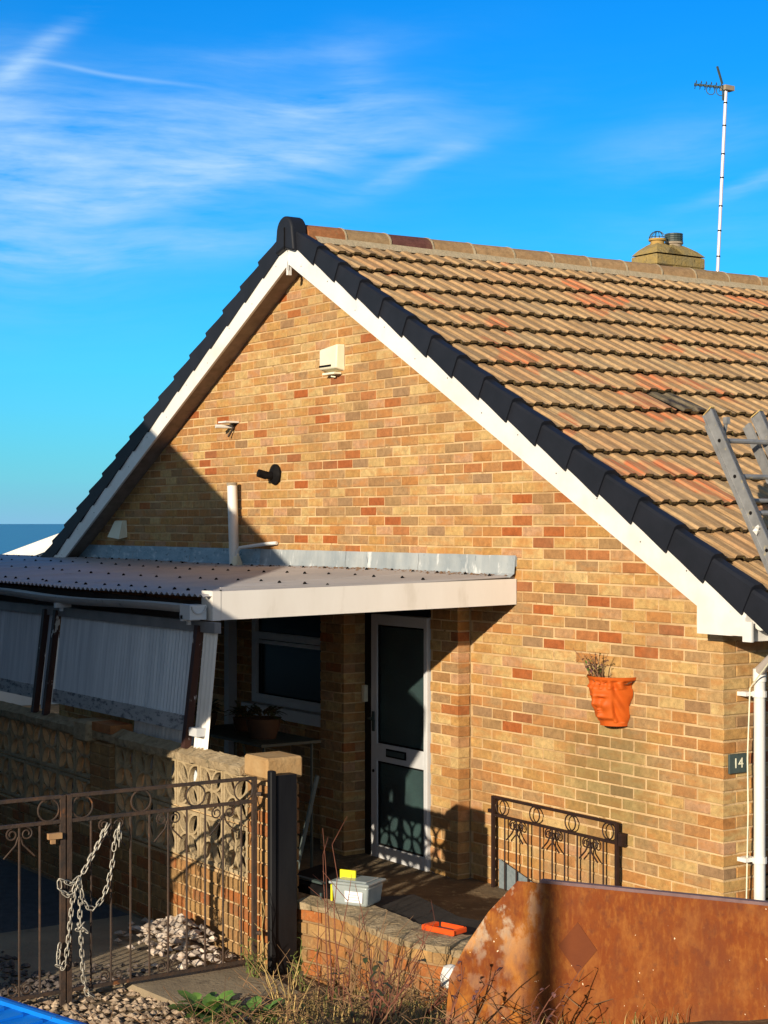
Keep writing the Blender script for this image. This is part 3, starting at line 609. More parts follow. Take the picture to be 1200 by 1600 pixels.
# gutter, hopper, downpipe at the front corner
b = MB(); n = 10; gp = [(.435 + .056 * cos(pi + pi * i / n), 2.062 + .056 * sin(pi + pi * i / n)) for i in range(n + 1)] + [(.435 + .05 * cos(2 * pi - pi * i / n), 2.062 + .05 * sin(2 * pi - pi * i / n)) for i in range(n + 1)]
b.prism(gp, 'y', -.11, 9.1); gut = obj('gutter', b, 'white', house)
b = MB(); b.lathe([(.05, -.02), (.06, -.016), (.06, .03), (.05, .034)], (.435, -.115, 2.05), 20, 'y'); autosmooth(obj('gutter_stop_end', b, 'white', gut))
b = MB(); b.lathe([(.066, .0), (.066, .05), (.05, .055), (.05, .10), (.058, .10), (.058, .125)][::-1], (.435, .035, 1.91), 16); b.box(.37, .50, -.03, .10, 2.0, 2.08); autosmooth(obj('gutter_outlet', b, 'white', gut))
b = MB(); b.tube([(.435, .035, 2.0), (.435, .035, 1.90), (.425, .04, 1.865)], .040, 16); b.tube([(.11, .197, 1.735), (.10, .2, 1.70), (.10, .2, -.2)], .034, 16); b.tube([(.10, .2, 1.735), (.10, .2, 1.66)], .040, 16)
dp = autosmooth(obj('downpipe', b, 'white', house)); b = MB(); b.tube([(.43, .036, 1.88), (.10, .2, 1.72)], .033, 16); autosmooth(obj('swan_neck', b, mat('grey white pipe', (.55, .5, .47), None, .4), dp))
for z in (1.585, .60):
    b = MB(); b.tube([(.10, .2, z - .018), (.10, .2, z + .018)], .043, 16); b.box(.0, .07, .115, .20, z - .012, z + .012); b.tube([(.02, .13, z), (.05, .13, z)], .014, 8); obj('pipe_clip', b, 'white', dp)
b = MB(); b.tube([(.34, .06, 1.93), (.30, .08, 1.80), (.16, .13, 1.70), (.07, .15, 1.62), (.05, .15, 1.2), (.06, .145, .9), (.04, .15, .3), (.045, .15, 0)], .0045, 5); obj('wall_cable', b, 'ivory', house)
# front window beyond the downpipe
b = MB(); b.box(-.05, -.012, .66, 3.18, .5, .56); b.box(-.05, -.012, .66, 3.18, 1.78, 1.85)
for yy in (.66, 1.5, 2.3, 3.12): b.box(-.048, -.014, yy, yy + .06, .56, 1.78)
wf = obj('window', b, 'brownpost', house)
b = MB(); b.box(-.036, -.03, .7, 3.14, .55, 1.8); obj('pane', b, 'glass', wf)

# front door and frame
b = MB(); b.box(-3.675, -3.60, -.125, -.05, .02, 1.98); b.box(-3.60, -2.83, -.118, -.05, 1.915, 1.98); b.box(-3.67, -2.83, -.20, -.05, -.02, .03); df = obj('door_frame', b, 'doorframe', house)
b = MB(); xs0, xs1 = -3.575, -2.838
b.box(xs0, xs0 + .085, -.135, -.085, .05, 1.91); b.box(xs1 - .045, xs1, -.135, -.085, .05, 1.91)
b.box(xs0 + .085, xs1 - .045, -.135, -.085, 1.83, 1.91); b.box(xs0 + .085, xs1 - .045, -.135, -.085, .05, .165); b.box(xs0 + .085, xs1 - .045, -.135, -.085, .80, .935)
door = obj('front_door', b, 'upvcgrey', house); bv = door.modifiers.new('b', 'BEVEL'); bv.width = .005; bv.segments = 2
b = MB()
for z0, z1 in ((.935, 1.83), (.165, .80)):
    b = MB(); b.box(xs0 + .08, xs1 - .04, -.112, -.104, z0 - .003, z1 + .003); obj('glass_pane', b, 'frost', door)
    b = MB(); t = .012
    for q in ((xs0 + .085, xs0 + .085 + t, z0, z1), (xs1 - .045 - t, xs1 - .045, z0, z1), (xs0 + .085 + t, xs1 - .045 - t, z0, z0 + t), (xs0 + .085 + t, xs1 - .045 - t, z1 - t, z1)): b.box(q[0], q[1], -.125, -.1125, q[2], q[3])
    obj('glazing_bead', b, 'black', door)
b = MB(); b.box(-3.36, -3.10, -.142, -.1355, .845, .905); lb = obj('letterbox', b, 'black', door); b = MB(); b.box(-3.345, -3.115, -.148, -.1425, .857, .893); obj('flap', b, 'slate', lb)
b = MB(); b.box(-3.552, -3.520, -.142, -.1355, 1.02, 1.17); b.tube([(-3.535, -.142, 1.12), (-3.535, -.185, 1.12), (-3.50, -.19, 1.118), (-3.45, -.19, 1.112)], .008, 8); obj('handle', b, 'slate', door)
b = MB(); b.lathe([(.012, 0), (.012, .008)], (-3.535, -.1355, .72), 10, 'y'); obj('keyhole', b, 'black', door)
b = MB(); b.box(-3.665, -3.63, -.16, -.1255, 1.235, 1.36); bell = obj('door_bell', b, 'cream', None); bell['label'] = 'small cream bell push beside the white glazed front door'; bell['category'] = 'doorbell'
b = MB(); b.box(-2.7, -2.65, -.13, -.1145, .0, .01)
# porch window
b = MB()
for q in ((-5.44, -5.38, 1.08, 2.1), (-4.08, -4.02, 1.08, 2.1), (-5.38, -4.08, 1.08, 1.13), (-5.38, -4.08, 1.62, 1.68)): b.box(q[0], q[1], -.12, -.05, q[2], q[3])
for q in ((-5.375, -5.345, 1.135, 1.615), (-5.345, -4.08, 1.585, 1.615), (-5.345, -4.08, 1.135, 1.16)): b.box(q[0], q[1], -.135, -.1205, q[2], q[3])
pw = obj('porch_window', b, 'upvcgrey', house)
b = MB(); b.box(-5.37, -4.09, -.09, -.084, 1.13, 1.62); b.box(-5.37, -4.09, -.09, -.084, 1.68, 2.08); obj('pane', b, 'glass', pw)
b = MB(); b.box(-5.50, -4.02, -.19, -.1, 1.03, 1.075); b.box(-5.49, -4.03, -.175, -.1, .98, 1.03); obj('sill', b, 'upvcgrey', pw)

# chimney
chm = thing('chimney', 'squat chimney stack with sloped mossy top behind the ridge', 'chimney', (-5.6, 4.85, 4.2))
def rowy(yc, x): return yc
b = MB(); b.box(-5.77, -5.45, 4.56, 5.17, 4.2, 5.13); obj('stack', b, 'mortar', chm)
b = MB(); b.box(-5.80, -5.42, 4.52, 5.20, 5.20, 5.31); b.box(-5.78, -5.41, 4.75, 5.215, 5.13, 5.198)
o = obj('cap_slab', b, 'ch_render', chm); bv = o.modifiers.new('b', 'BEVEL'); bv.width = .012
b = MB()
for (yc, w, h) in ((4.70, .18, .125), (4.93, .26, .125)):
    vs = []
    for (k, zz) in ((1, 0), (.74, h * .45), (.45, h * .8), (.25, h)):
        for a, c in ((-1, -1), (1, -1), (1, 1), (-1, 1)): vs.append((-5.6 + a * .19 * k, yc + c * w * k + (0 if k < 1 else 0), 5.32 + zz))
    b.add(vs, [(r_ * 4 + i, r_ * 4 + (i + 1) % 4, r_ * 4 + 4 + (i + 1) % 4, r_ * 4 + 4 + i) for r_ in range(3) for i in range(4)] + [(12, 13, 14, 15)])
obj('flaunching', b, 'ch_render', chm)
bb = ramp_mat('chimney brick', [(.3, .2, .1), (.27, .17, .08), (.34, .22, .1)]); M['chb'] = bb
for n in range(5):
    for k in range(5):
        yy = 4.56 + k * .12 + (.0 if n % 2 else -.0)
        b = MB(); brick_mb(b, (-5.44, yy, 4.80 + n * .075), pi / 2, .112, rb, D=.06); obj('brick', b, 'chb', chm)
b = MB(); b.lathe([(.085, 0), (.078, .04), (.07, .14), (.09, .145), (.09, .165), (.07, .166)], (-5.6, 4.70, 5.325), 16); autosmooth(obj('chimney_pot', b, 'potyellow', chm))
b = MB()
for a in range(6):
    an = pi * a / 6; b.tube([(-5.6 + .085 * cos(an) * cos(t), 4.70 + .085 * sin(an) * cos(t), 5.485 + .085 * sin(t)) for t in [pi * i / 10 for i in range(11)]], .0035, 4)
b.ring((-5.6, 4.70, 5.505), .083, .004, (1, 0, 0), (0, 1, 0)); obj('wire_guard', b, 'slate', chm)
b = MB(); b.lathe([(.09, 0), (.08, .03), (.08, .13), (.095, .132), (.095, .15)], (-5.6, 4.93, 5.325), 16); autosmooth(obj('chimney_pot', b, 'potgrey', chm))
b = MB()
for i in range(4): b.lathe([(.085, 0), (.092, .006), (.092, .020), (.085, .022)], (-5.6, 4.93, 5.475 + i * .022), 16)
b.lathe([(.07, 0), (.07, .08)], (-5.6, 4.93, 5.475), 10); obj('cowl', b, 'slate', chm)
# aerial
ae = thing('tv_aerial', 'television aerial on a tall leaning silver mast beside the chimney', 'aerial', (-5.6, 5.5, 4.4))
Pb, Pt = Vector((-5.6, 5.50, 4.4)), Vector((-5.6, 5.675, 7.17))
b = MB(); b.tube([Pb, Pt], .0185, 12); autosmooth(obj('mast', b, 'mast', ae))
for z in (5.38, 5.65, 5.91, 6.21, 6.46, 6.76, 7.0):
    q = Pb.lerp(Pt, (z - 4.4) / 2.77); b = MB(); b.tube([q, q + Vector((0, .001, .014))], .021, 12); obj('band', b, 'black', ae)
c0 = Vector((-5.6, 5.68, 7.17)); c1 = Vector((-5.79, 5.40, 7.205)); dv = (c1 - c0); ax = dv.normalized(); sd = ax.cross(Vector((0, 0, 1))).normalized()
b = MB(); b.bar(c0, c1, .018, .018); obj('boom', b, 'slate', ae)
for i in range(6):
    p = c0 + dv * (.18 + i * .155); b = MB()
    for sg in (1, -1):
        b.tube([p + sd * .0, p + sd * sg * .05 + Vector((0, 0, .03)), p + sd * sg * .075 + Vector((0, 0, .0))], .004, 5); b.tube([p, p + sd * sg * .055 - Vector((0, 0, .032))], .004, 5)
    if i in (0, 2): b.ring(p - Vector((0, 0, .045)), .045, .0045, ax, Vector((0, 0, 1)), 14, 5)
    obj('director', b, 'slate', ae)
b = MB(); b.bar(c0 + Vector((0, -.06, .03)), (-5.6, 5.545, 7.375), .022, .012); b.bar(c0 + Vector((0, -.05, .02)), (-5.6, 5.63, 7.03), .014, .014); obj('reflector', b, 'slate', ae)
b = MB(); b.box(-5.64, -5.56, 5.63, 5.76, 7.14, 7.19); obj('clamp', b, 'potgrey', ae)

# ------------------------------------------------------------------ things fixed to the gable
al = thing('alarm_box', 'cream alarm box high on the brick gable', 'alarm box', (-4.3, -.05, 3.9))
b = MB(); b.add([(-4.45, 0, 3.81), (-4.16, 0, 3.81), (-4.16, 0, 4.02), (-4.45, 0, 3.99), (-4.42, -.075, 3.83), (-4.17, -.075, 3.83), (-4.17, -.065, 4.02), (-4.42, -.075, 3.99)],
                [(4, 5, 6, 7), (0, 1, 5, 4), (1, 2, 6, 5), (2, 3, 7, 6), (3, 0, 4, 7)]); o = obj('cover', b, 'cream', al); bv = o.modifiers.new('b', 'BEVEL'); bv.width = .012; bv.segments = 3; autosmooth(o)
b = MB(); b.box(-4.41, -4.24, -.083, -.0765, 3.847, 3.861); obj('slot', b, 'black', al)
b = MB(); b.box(-4.38, -4.2, -.07, -.005, 3.785, 3.80); b.tube([(-4.3, -.03, 3.79), (-4.29, -.04, 3.77), (-4.26, -.02, 3.765)], .006, 6); obj('base', b, 'ivory', al)
wl = thing('security_light', 'black round security light low on the gable beside the white pipe', 'wall light', (-5.25, -.02, 3.0))
b = MB(); b.lathe([(.0, -.0), (.088, .004), (.088, .02), (.06, .04), (.035, .05)], (-5.23, 0, 3.01), 24, 'y'); autosmooth(obj('back_plate', b, 'black', wl))
b = MB(); b.tube([(-5.23, -.05, 3.0), (-5.24, -.12, 3.0)], [.035, .028], 12); b.tube([(-5.24, -.09, 3.0), (-5.25, -.165, 3.02)], [.035, .034], 14); autosmooth(obj('lamp_head', b, 'black', wl))
br = thing('cable_bracket', 'small white bracket sticking out of the gable bricks', 'bracket', (-6.0, -.02, 3.47))
b = MB(); b.box(-6.02, -5.88, -.13, 0, 3.478, 3.492); b.tube([(-6.0, -.0, 3.45), (-6.03, -.15, 3.45)], .017, 8); obj('arm', b, 'white', br)
b = MB(); b.bar((-5.93, -.005, 3.47), (-6.0, -.04, 3.36), .014, .014); obj('prong', b, 'darkwood', br)
vt = thing('vent_cowl', 'small pale vent cowl above the flashing in the shaded corner', 'vent', (-8.25, 0, 2.5))
b = MB(); b.add([(-8.38, 0, 2.46), (-8.14, 0, 2.46), (-8.16, 0, 2.625), (-8.36, 0, 2.625), (-8.39, -.10, 2.46), (-8.13, -.10, 2.44), (-8.17, -.04, 2.62), (-8.35, -.04, 2.62)],
                [(4, 5, 6, 7), (0, 1, 5, 4), (1, 2, 6, 5), (2, 3, 7, 6), (3, 0, 4, 7)]); obj('hood', b, 'ivory', vt)
sp = thing('soil_pipe', 'short white vertical pipe rising from the flashing', 'pipe', (-5.83, -.087, 2.22))
b = MB(); b.tube([(-5.80, -.087, 2.20), (-5.845, -.087, 2.93)], .044, 20); autosmooth(obj('tube', b, 'white', sp))
b = MB(); b.tube([(-5.847, -.087, 2.925), (-5.848, -.087, 2.95)], .047, 20); obj('top_cap', b, 'potgrey', sp)
b = MB(); b.tube([(-5.74, -.10, 2.21), (-5.73, -.10, 2.35), (-5.70, -.09, 2.385), (-5.55, -.07, 2.40), (-5.28, -.04, 2.425), (-5.19, -.02, 2.43)], .015, 8); autosmooth(obj('waste_elbow', b, 'white', sp))
b = MB(); b.lathe([(.06, 0), (.05, .06), (.03, .12)], (-5.74, -.10, 2.19), 12); b.tube([(-5.7, -.12, 2.2), (-5.66, -.13, 2.33)], .012, 6); obj('clamp', b, 'cream', sp)
npl = thing('number_plate', 'slate house number plate 14 beside the corner downpipe', 'house number', (.0, .11, 1.17))
b = MB(); b.box(.002, .016, .035, .18, 1.112, 1.228); pl = obj('plate', b, 'slate', npl); bv = pl.modifiers.new('b', 'BEVEL'); bv.width = .003
cu = bpy.data.curves.new('t', 'FONT'); cu.body = '14'; cu.size = .085; cu.extrude = .0015; cu.align_x = 'CENTER'; cu.align_y = 'CENTER'
to = bpy.data.objects.new('t', cu); COL.objects.link(to); bpy.context.view_layer.update()
me = bpy.data.meshes.new_from_object(to.evaluated_get(bpy.context.evaluated_depsgraph_get())); bpy.data.objects.remove(to)
me.materials.clear(); me.materials.append(M['ivory'])
no = inst('numerals', me, npl, (.0185, .107, 1.17), (pi / 2, 0, pi / 2))
# face pot
fp = thing('face_planter', 'orange terracotta wall planter with a moulded face', 'plant pot', (-1.05, 0, 1.45))
def G2(x, z, cx, cz, sx_, sz): return math.exp(-((x - cx) / sx_) ** 2 - ((z - cz) / sz) ** 2)
def face(u, v):
    a = (u - .5) * pi; z = v; R = (.100 + .070 * v) * (1.0 if v < .93 else 1 + .35 * (v - .93)); R += .010 * sm((v - .90) / .04)
    s = sin(a) * 1.0; x = s; h = 0
    zz = v
    h += .034 * G2(x, zz, 0, .52, .085, .13) + .020 * G2(x, zz, 0, .45, .12, .05)          # nose
    h += .018 * G2(x, zz, 0, .70, .38, .10)                                               # forehead
    h += .014 * (G2(x, zz, -.24, .615, .17, .030) + G2(x, zz, .24, .615, .17, .030))          # brows
    h -= .020 * (G2(x, zz, -.23, .555, .13, .038) + G2(x, zz, .23, .555, .13, .038))         # sockets
    h += .011 * (G2(x, zz, -.23, .55, .075, .020) + G2(x, zz, .23, .55, .075, .020))          # eyes
    h += .016 * (G2(x, zz, -.34, .42, .16, .09) + G2(x, zz, .34, .42, .16, .09))              # cheeks
    h += .014 * G2(x, zz, 0, .335, .15, .018) + .014 * G2(x, zz, 0, .295, .12, .016) - .016 * G2(x, zz, 0, .316, .16, .008)
    h += .024 * G2(x, zz, 0, .20, .16, .065)                                              # chin
    edge = sm((.72 - abs(x)) / .12) * sm((zz - .10) / .08) * sm((.86 - zz) / .08); h += .018 * edge
    if abs(x) > .6: h += .010 * sin(zz * 14 + x * 18) * sm((abs(x) - .6) / .12) * (zz > .08) * (zz < .9)
    if zz > .76 and zz < .92: h += .008 * sin(x * 22 + 2 * zz)
    R += h
    return (-.935 + R * sin(a) * 1.0, -R * cos(a) * 1.05 - .004, 1.315 + .315 * v)
b = MB(); b.sheet(face, 72, 72); o = obj('body', b, 'pot', fp, smooth=True)
b = MB(); b.sheet(lambda u, v: (-.935 + (.180 - .02 * v) * sin((u - .5) * pi), -(.19 - .02 * v) * cos((u - .5) * pi) - .004, 1.63 - .03 * v), 40, 2); obj('rim', b, 'pot', fp, smooth=True)
b = MB(); b.sheet(lambda u, v: (-.935 + .17 * (v) * sin((u - .5) * pi), -.175 * v * cos((u - .5) * pi) - .004, 1.595 + .012 * sin(20 * u)), 20, 3); obj('soil', b, 'soil', fp)
b = MB(); b.sheet(lambda u, v: (-.935 + .107 * v * sin((u - .5) * pi), -.112 * v * cos((u - .5) * pi), 1.316), 16, 1); obj('underside', b, 'pot', fp)
def leaf(b, p, d, L, w, droop=.3, up=Vector((0, 0, 1))):
    d = Vector(d).normalized(); s = d.cross(up).normalized(); p = Vector(p); n = s.cross(d)
    q = [p, p + d * L * .35 + s * w / 2 + n * w * .15, p + d * L * .35 - s * w / 2 + n * w * .15, p + d * L * .75 + s * w * .38 - up * L * droop * .4, p + d * L * .75 - s * w * .38 - up * L * droop * .4, p + d * L - up * L * droop, p + d * L * .45 - n * 0]
    b.add(q, [(0, 1, 6), (0, 6, 2), (1, 3, 6), (6, 4, 2), (3, 5, 6), (6, 5, 4)])
rp = random.Random(3)
b1, b2, b3 = MB(), MB(), MB()
for i in range(16):
    a = rp.uniform(-1.3, .6); q = Vector((-1.0 + .09 * sin(a), -.09, 1.6)); t = q + Vector((rp.uniform(-.10, .08), rp.uniform(-.10, .05), rp.uniform(.07, .20)))
    m_ = q.lerp(t, .5) + Vector((rp.uniform(-.02, .02), 0, .01)); b1.tube([q, m_, t], [.004, .003, .002], 4)
    for k in range(5): leaf(b2 if rp.random() < .8 else b3, q.lerp(t, rp.uniform(.4, 1)), (rp.uniform(-1, 1), rp.uniform(-1, 1), rp.uniform(-.5, .8)), rp.uniform(.02, .04), .014)
for i in range(10): leaf(b3, (-1.06 + rp.uniform(-.04, .05), -.12, 1.61), (rp.uniform(-1, 1), -.5, rp.uniform(0, 1)), .035, .02)
obj('stems', b1, 'stem', fp); obj('dead_leaves', b2, 'deadleaf', fp); obj('green_leaves', b3, 'leaf', fp)
# ------------------------------------------------------------------ ladder leaning at the eave
ld = thing('ladder', 'aluminium extension ladder leaning up over the front eave', 'ladder', (1.7, .25, 0))
top = Vector((-.147, .03, 3.262)); dr_ = Vector((1, 0, -1.712)).normalized(); Ltot = 3.2 / 1.712 * sqrt(1 + 1.712 ** 2)
nrm = Vector((1.712, 0, 1)).normalized()
for yy, ext in ((.03, 0), (.44, 0), (.075, 1), (.40, 1)):
    off = nrm * (-.075 if ext else 0) ; L0 = .03 if ext else 0; b = MB()
    a = top + Vector((0, yy - .03, 0)) + off + dr_ * L0; b.bar(a, a + dr_ * (Ltot * (1 if not ext else .75)), .028 if not ext else .022, .082 if not ext else .06, nrm)
    st = obj('stile', b, 'alu', ld)
    if not ext:
        for e_ in (-.037, .037):
            b = MB(); b.bar(a + nrm * e_ + Vector((0, -.004, 0)), a + nrm * e_ + Vector((0, -.004, 0)) + dr_ * Ltot, .036, .008, nrm); obj('stile_lip', b, 'alu', st)
for i in range(14):
    s = .20 + i * .25; p = top + dr_ * s; b = MB(); b.tube([p + Vector((0, -.004, 0)), p + Vector((0, .41, 0))], .0155, 10); obj('rung', b, 'alu', ld)
    b = MB(); b.tube([p + Vector((0, -.019, 0)), p + Vector((0, -.013, 0))], .011, 8); obj('rung_end', b, 'black', ld)
    if i < 11 and i > 0:
        q = p + Vector((0, .05, 0)) - nrm * .075 + dr_ * .12; b = MB(); b.tube([q, q + Vector((0, .33, 0))], .013, 8); obj('rung', b, 'alu', ld)
b = MB(); q = top + dr_ * .09; b.bar(q + Vector((0, .10, .03)), q + Vector((0, .07, -.09)), .02, .012); b.box(q.x - .01, q.x + .02, .11, .14, q.z + .01, q.z + .05); obj('hook', b, 'alu', ld)
b = MB(); q = top + dr_ * .82; b.rock(q + Vector((0, -.03, 0)), .026); b.rock(q + Vector((0.01, -.028, .02)), .02); obj('tie_rag', b, 'white', ld)
b = MB(); b.bar(top + nrm * .001 - dr_ * .004, top - dr_ * .012, .03, .084, nrm); b.bar(top + Vector((0, .41, 0)) - dr_ * .004, top + Vector((0, .41, 0)) - dr_ * .012, .03, .084, nrm); obj('end_cap', b, 'straw', ld)

# ------------------------------------------------------------------ lean-to canopy
cn = thing('lean_to_canopy', 'lean-to canopy with corrugated roof and white fascia against the gable', 'canopy', (-5, -1.2, 2.1))
YO = -2.35
def croof(x, y): return 2.232 + (y / 2.35) * .085 + .006 * sin(x * 1.3 + y)
XE = -1.962
x = XE - .004; k = 0
rc = random.Random(9)
while x > -13:
    w = .76; b = MB(); lap = .0025 * (k % 2)
    def f(u, v, x=x, w=w, lap=lap): 
        X = x - (w + .03) * u; Y = -.01 + (YO - .06 + .01) * v
        return (X, Y, croof(X, Y) + .0095 * sin(2 * pi * (X - XE) / .076) + lap + .004)
    b.sheet(f, 84, 5); o = obj('roof_sheet', b, 'corr', cn, smooth=True); x -= w; k += 1
b = MB()
for yy in (-.15, -.7, -1.45, -2.22):
    x = XE - .1
    while x > -12:
        xx = XE - (round((XE - x) / .076 + .25) - .25) * .076 if False else x
        b.lathe([(.013, 0), (.013, .005), (.008, .013), (.003, .017)], (xx + rc.uniform(-.02, .02), yy + rc.uniform(-.03, .03), croof(x, yy) + .010), 7); x -= .304 if yy != -2.22 else .228
obj('roof_fixings', b, 'black', cn, kind='stuff')
b = MB()
for i in range(420):
    xx = -rc.uniform(2.0, 9.0) if i > 200 else -rc.uniform(2.1, 4.6); yy = -abs(rc.gauss(.02, .10)) - .02
    b.rock((xx, yy, croof(xx, yy) + .012), rc.uniform(.005, .016), (1.6, 1, .5), rc)
obj('roof_debris', b, 'stem', cn, kind='stuff')
# flashing in lengths
x = -1.958; i = 0
for w in (1.15, 1.0, 1.35, 1.3, 1.2, 1.35, .2):
    def ff(u, v, x=x, w=w):
        X = x - w * u; z = 2.376 - .150 * v + .004 * noise.noise(Vector((X * 5, v, 1))); y = -.012 - .012 * v - .008 * abs(noise.noise(Vector((X * 3, v * 2, 5)))) - (.04 * max(0, v - .85) / .15)
        return (X, y, z)
    b = MB(); b.sheet(ff, 30, 6); b.v = b.v; n_ = len(b.v)
    b.box(x - w + .003, x - .002, -.011, .0, 2.30, 2.372)
    obj('flashing', b, 'lead' if x > -5 else 'lead_shade_blue', cn); x -= w + .004
# side fascia on the right end, running out from the wall
def fzt(y): return 2.216 + y * (.036 / 2.35)
b = MB(); b.add([(XE - .02, -.003, fzt(0) - .176), (XE, -.003, fzt(0) - .176), (XE, -2.30, fzt(-2.30) - .176), (XE - .02, -2.30, fzt(-2.3) - .176), (XE - .02, -.003, fzt(0)), (XE, -.003, fzt(0)), (XE, -2.30, fzt(-2.3)), (XE - .02, -2.30, fzt(-2.3))],
                [(0, 3, 2, 1), (4, 5, 6, 7), (0, 1, 5, 4), (1, 2, 6, 5), (2, 3, 7, 6), (3, 0, 4, 7)]); obj('side_fascia', b, 'fascia', cn)
b = MB(); z0 = fzt(-2.3) - .178; b.box(XE - .14, XE + .003, -2.36, -2.303, z0, z0 + .18); obj('fascia_corner', b, 'fascia', cn)
b = MB(); b.box(XE - .018, XE - .002, -2.3, -.01, fzt(-1.1) + .0, fzt(-1.1) + .006); obj('edge_trim', b, 'corr', cn)
# timber under the front edge, rafters
b = MB(); b.box(-13, XE - .15, -2.34, -2.29, 1.985, 2.115); obj('front_beam', b, 'darkwood', cn)
for i in range(12):
    xx = XE - .25 - i * .85; b = MB(); b.box(xx - .022, xx + .022, -2.28, -.12, 2.05, 2.13); obj('rafter', b, 'darkwood', cn)
b = MB(); b.box(-13, -2.0, -.11, -.02, 2.03, 2.12) if False else b.box(-13, -2.5, -.36, -.33, 2.06, 2.12); obj('wall_plate', b, 'darkwood', cn)
# sagging gutter
pts = [Vector((XE - .02 - i * .25, -2.44 - .012 * sin(i * .8), 2.068 + .010 * sin(i * .55 + .5) - (.0 if i else 0))) for i in range(46)]
b = MB(); n = 8; vs = []
for p in pts:
    for q in range(n + 1): a = pi + pi * q / n; vs.append(p + Vector((0, .052 * cos(a), .050 * sin(a) + .02)))
    for q in range(n + 1): a = 2 * pi - pi * q / n; vs.append(p + Vector((0, .045 * cos(a), .044 * sin(a) + .02)))
m = 2 * n + 2; b.add(vs, [(i * m + q, i * m + (q + 1) % m, (i + 1) * m + (q + 1) % m, (i + 1) * m + q) for i in range(len(pts) - 1) for q in range(m)] + [tuple(range(m)), tuple((len(pts) - 1) * m + q for q in range(m))])
g2 = autosmooth(obj('gutter', b, mat('dull white gutter', (.50, .50, .50), (.42, .42, .42), .5, 4, spots=[((.2, .2, .2), 9, .64, .1)]), cn))
for xx in (-2.10, -4.05, -6.1): b = MB(); b.box(xx - .015, xx + .015, -2.50, -2.38, 2.0, 2.035); b.box(xx - .012, xx + .012, -2.46, -2.44, 1.975, 2.0); obj('gutter_bracket', b, 'upvcgrey', g2)
b = MB(); b.box(XE - .16, XE - .03, -2.50, -2.385, 2.01, 2.10); obj('gutter_union', b, 'upvcgrey', g2)
# top rail, ribbed side panels leaning out, posts, peeling bottom rail
def py_(z): return -2.37 - (1.98 - z) * .10
b = MB(); b.box(-13, -1.87, -2.395, -2.35, 1.93, 1.995); obj('panel_head_rail', b, mat('grey painted rail', (.25, .25, .26), (.18, .18, .19), .6, 5), cn)
def ribbed(xa, xb, z0, z1, yo=0., amp=.010, pitch=.045):
    b = MB(); nseg = int(abs(xb - xa) / pitch * 4)
    b.sheet(lambda u, v: (xa + (xb - xa) * u - .10 * (1 - v) * 0, py_(z0 + (z1 - z0) * v) + yo + amp * sin(2 * pi * (xa + (xb - xa) * u) / pitch) + .003 * sin(6 * u), z0 + (z1 - z0) * v), nseg, 3); return b
for (xa, xb) in ((-2.12, -4.22), (-4.50, -6.6), (-6.8, -9.0), (-9.2, -11.4)):
    o = obj('ribbed_panel', ribbed(xa, xb, 1.405, 1.935), 'panel', cn)
    b = MB(); b.add([(xa, py_(1.30) - .012, 1.315), (xb, py_(1.30) - .012, 1.315), (xb, py_(1.41) - .012, 1.41), (xa, py_(1.41) - .012, 1.41), (xa, py_(1.30) + .008, 1.315), (xb, py_(1.30) + .008, 1.315), (xb, py_(1.41) + .008, 1.41), (xa, py_(1.41) + .008, 1.41)],
        [(0, 3, 2, 1), (4, 5, 6, 7), (0, 1, 5, 4), (3, 7, 6, 2), (1, 2, 6, 5), (0, 4, 7, 3)]); obj('bottom_rail', b, 'peel', cn)
o = obj('end_strip', ribbed(-1.87, -2.03, 1.20, 1.935), 'fascia', cn)
o = obj('lower_panel', ribbed(-2.15, -3.1, 1.0, 1.325, .10), 'panel', cn)
b = MB(); b.box(-2.0, -1.90, -2.50, -2.44, 1.31, 1.36); obj('strip_bracket', b, 'upvcgrey', cn)
for xx, mt in ((-2.075, 'brownpost'), (-4.26, 'brownpost'), (-4.46, 'brownpost'), (-6.7, 'brownpost'), (-9.1, 'brownpost')):
    b = MB(); b.bar((xx, py_(1.97) - .02, 1.97), (xx - .02, py_(1.15) - .02, 1.22), .045, .045, (0, 1, 0)); obj('post', b, mt, cn)
b = MB(); b.bar((-4.36, py_(1.97) - .0, 1.93), (-4.36, py_(1.25) - .0, 1.25), .15, .01, (0, 1, 0)); obj('filler_board', b, 'panel', cn)
# inner posts and things in the gloom
b = MB(); b.box(-5.78, -5.70, -.2, -.12, 0, 2.05); o = obj('inner_downpipe', b, mat('bluish pipe', (.4, .42, .45), None, .5), cn)

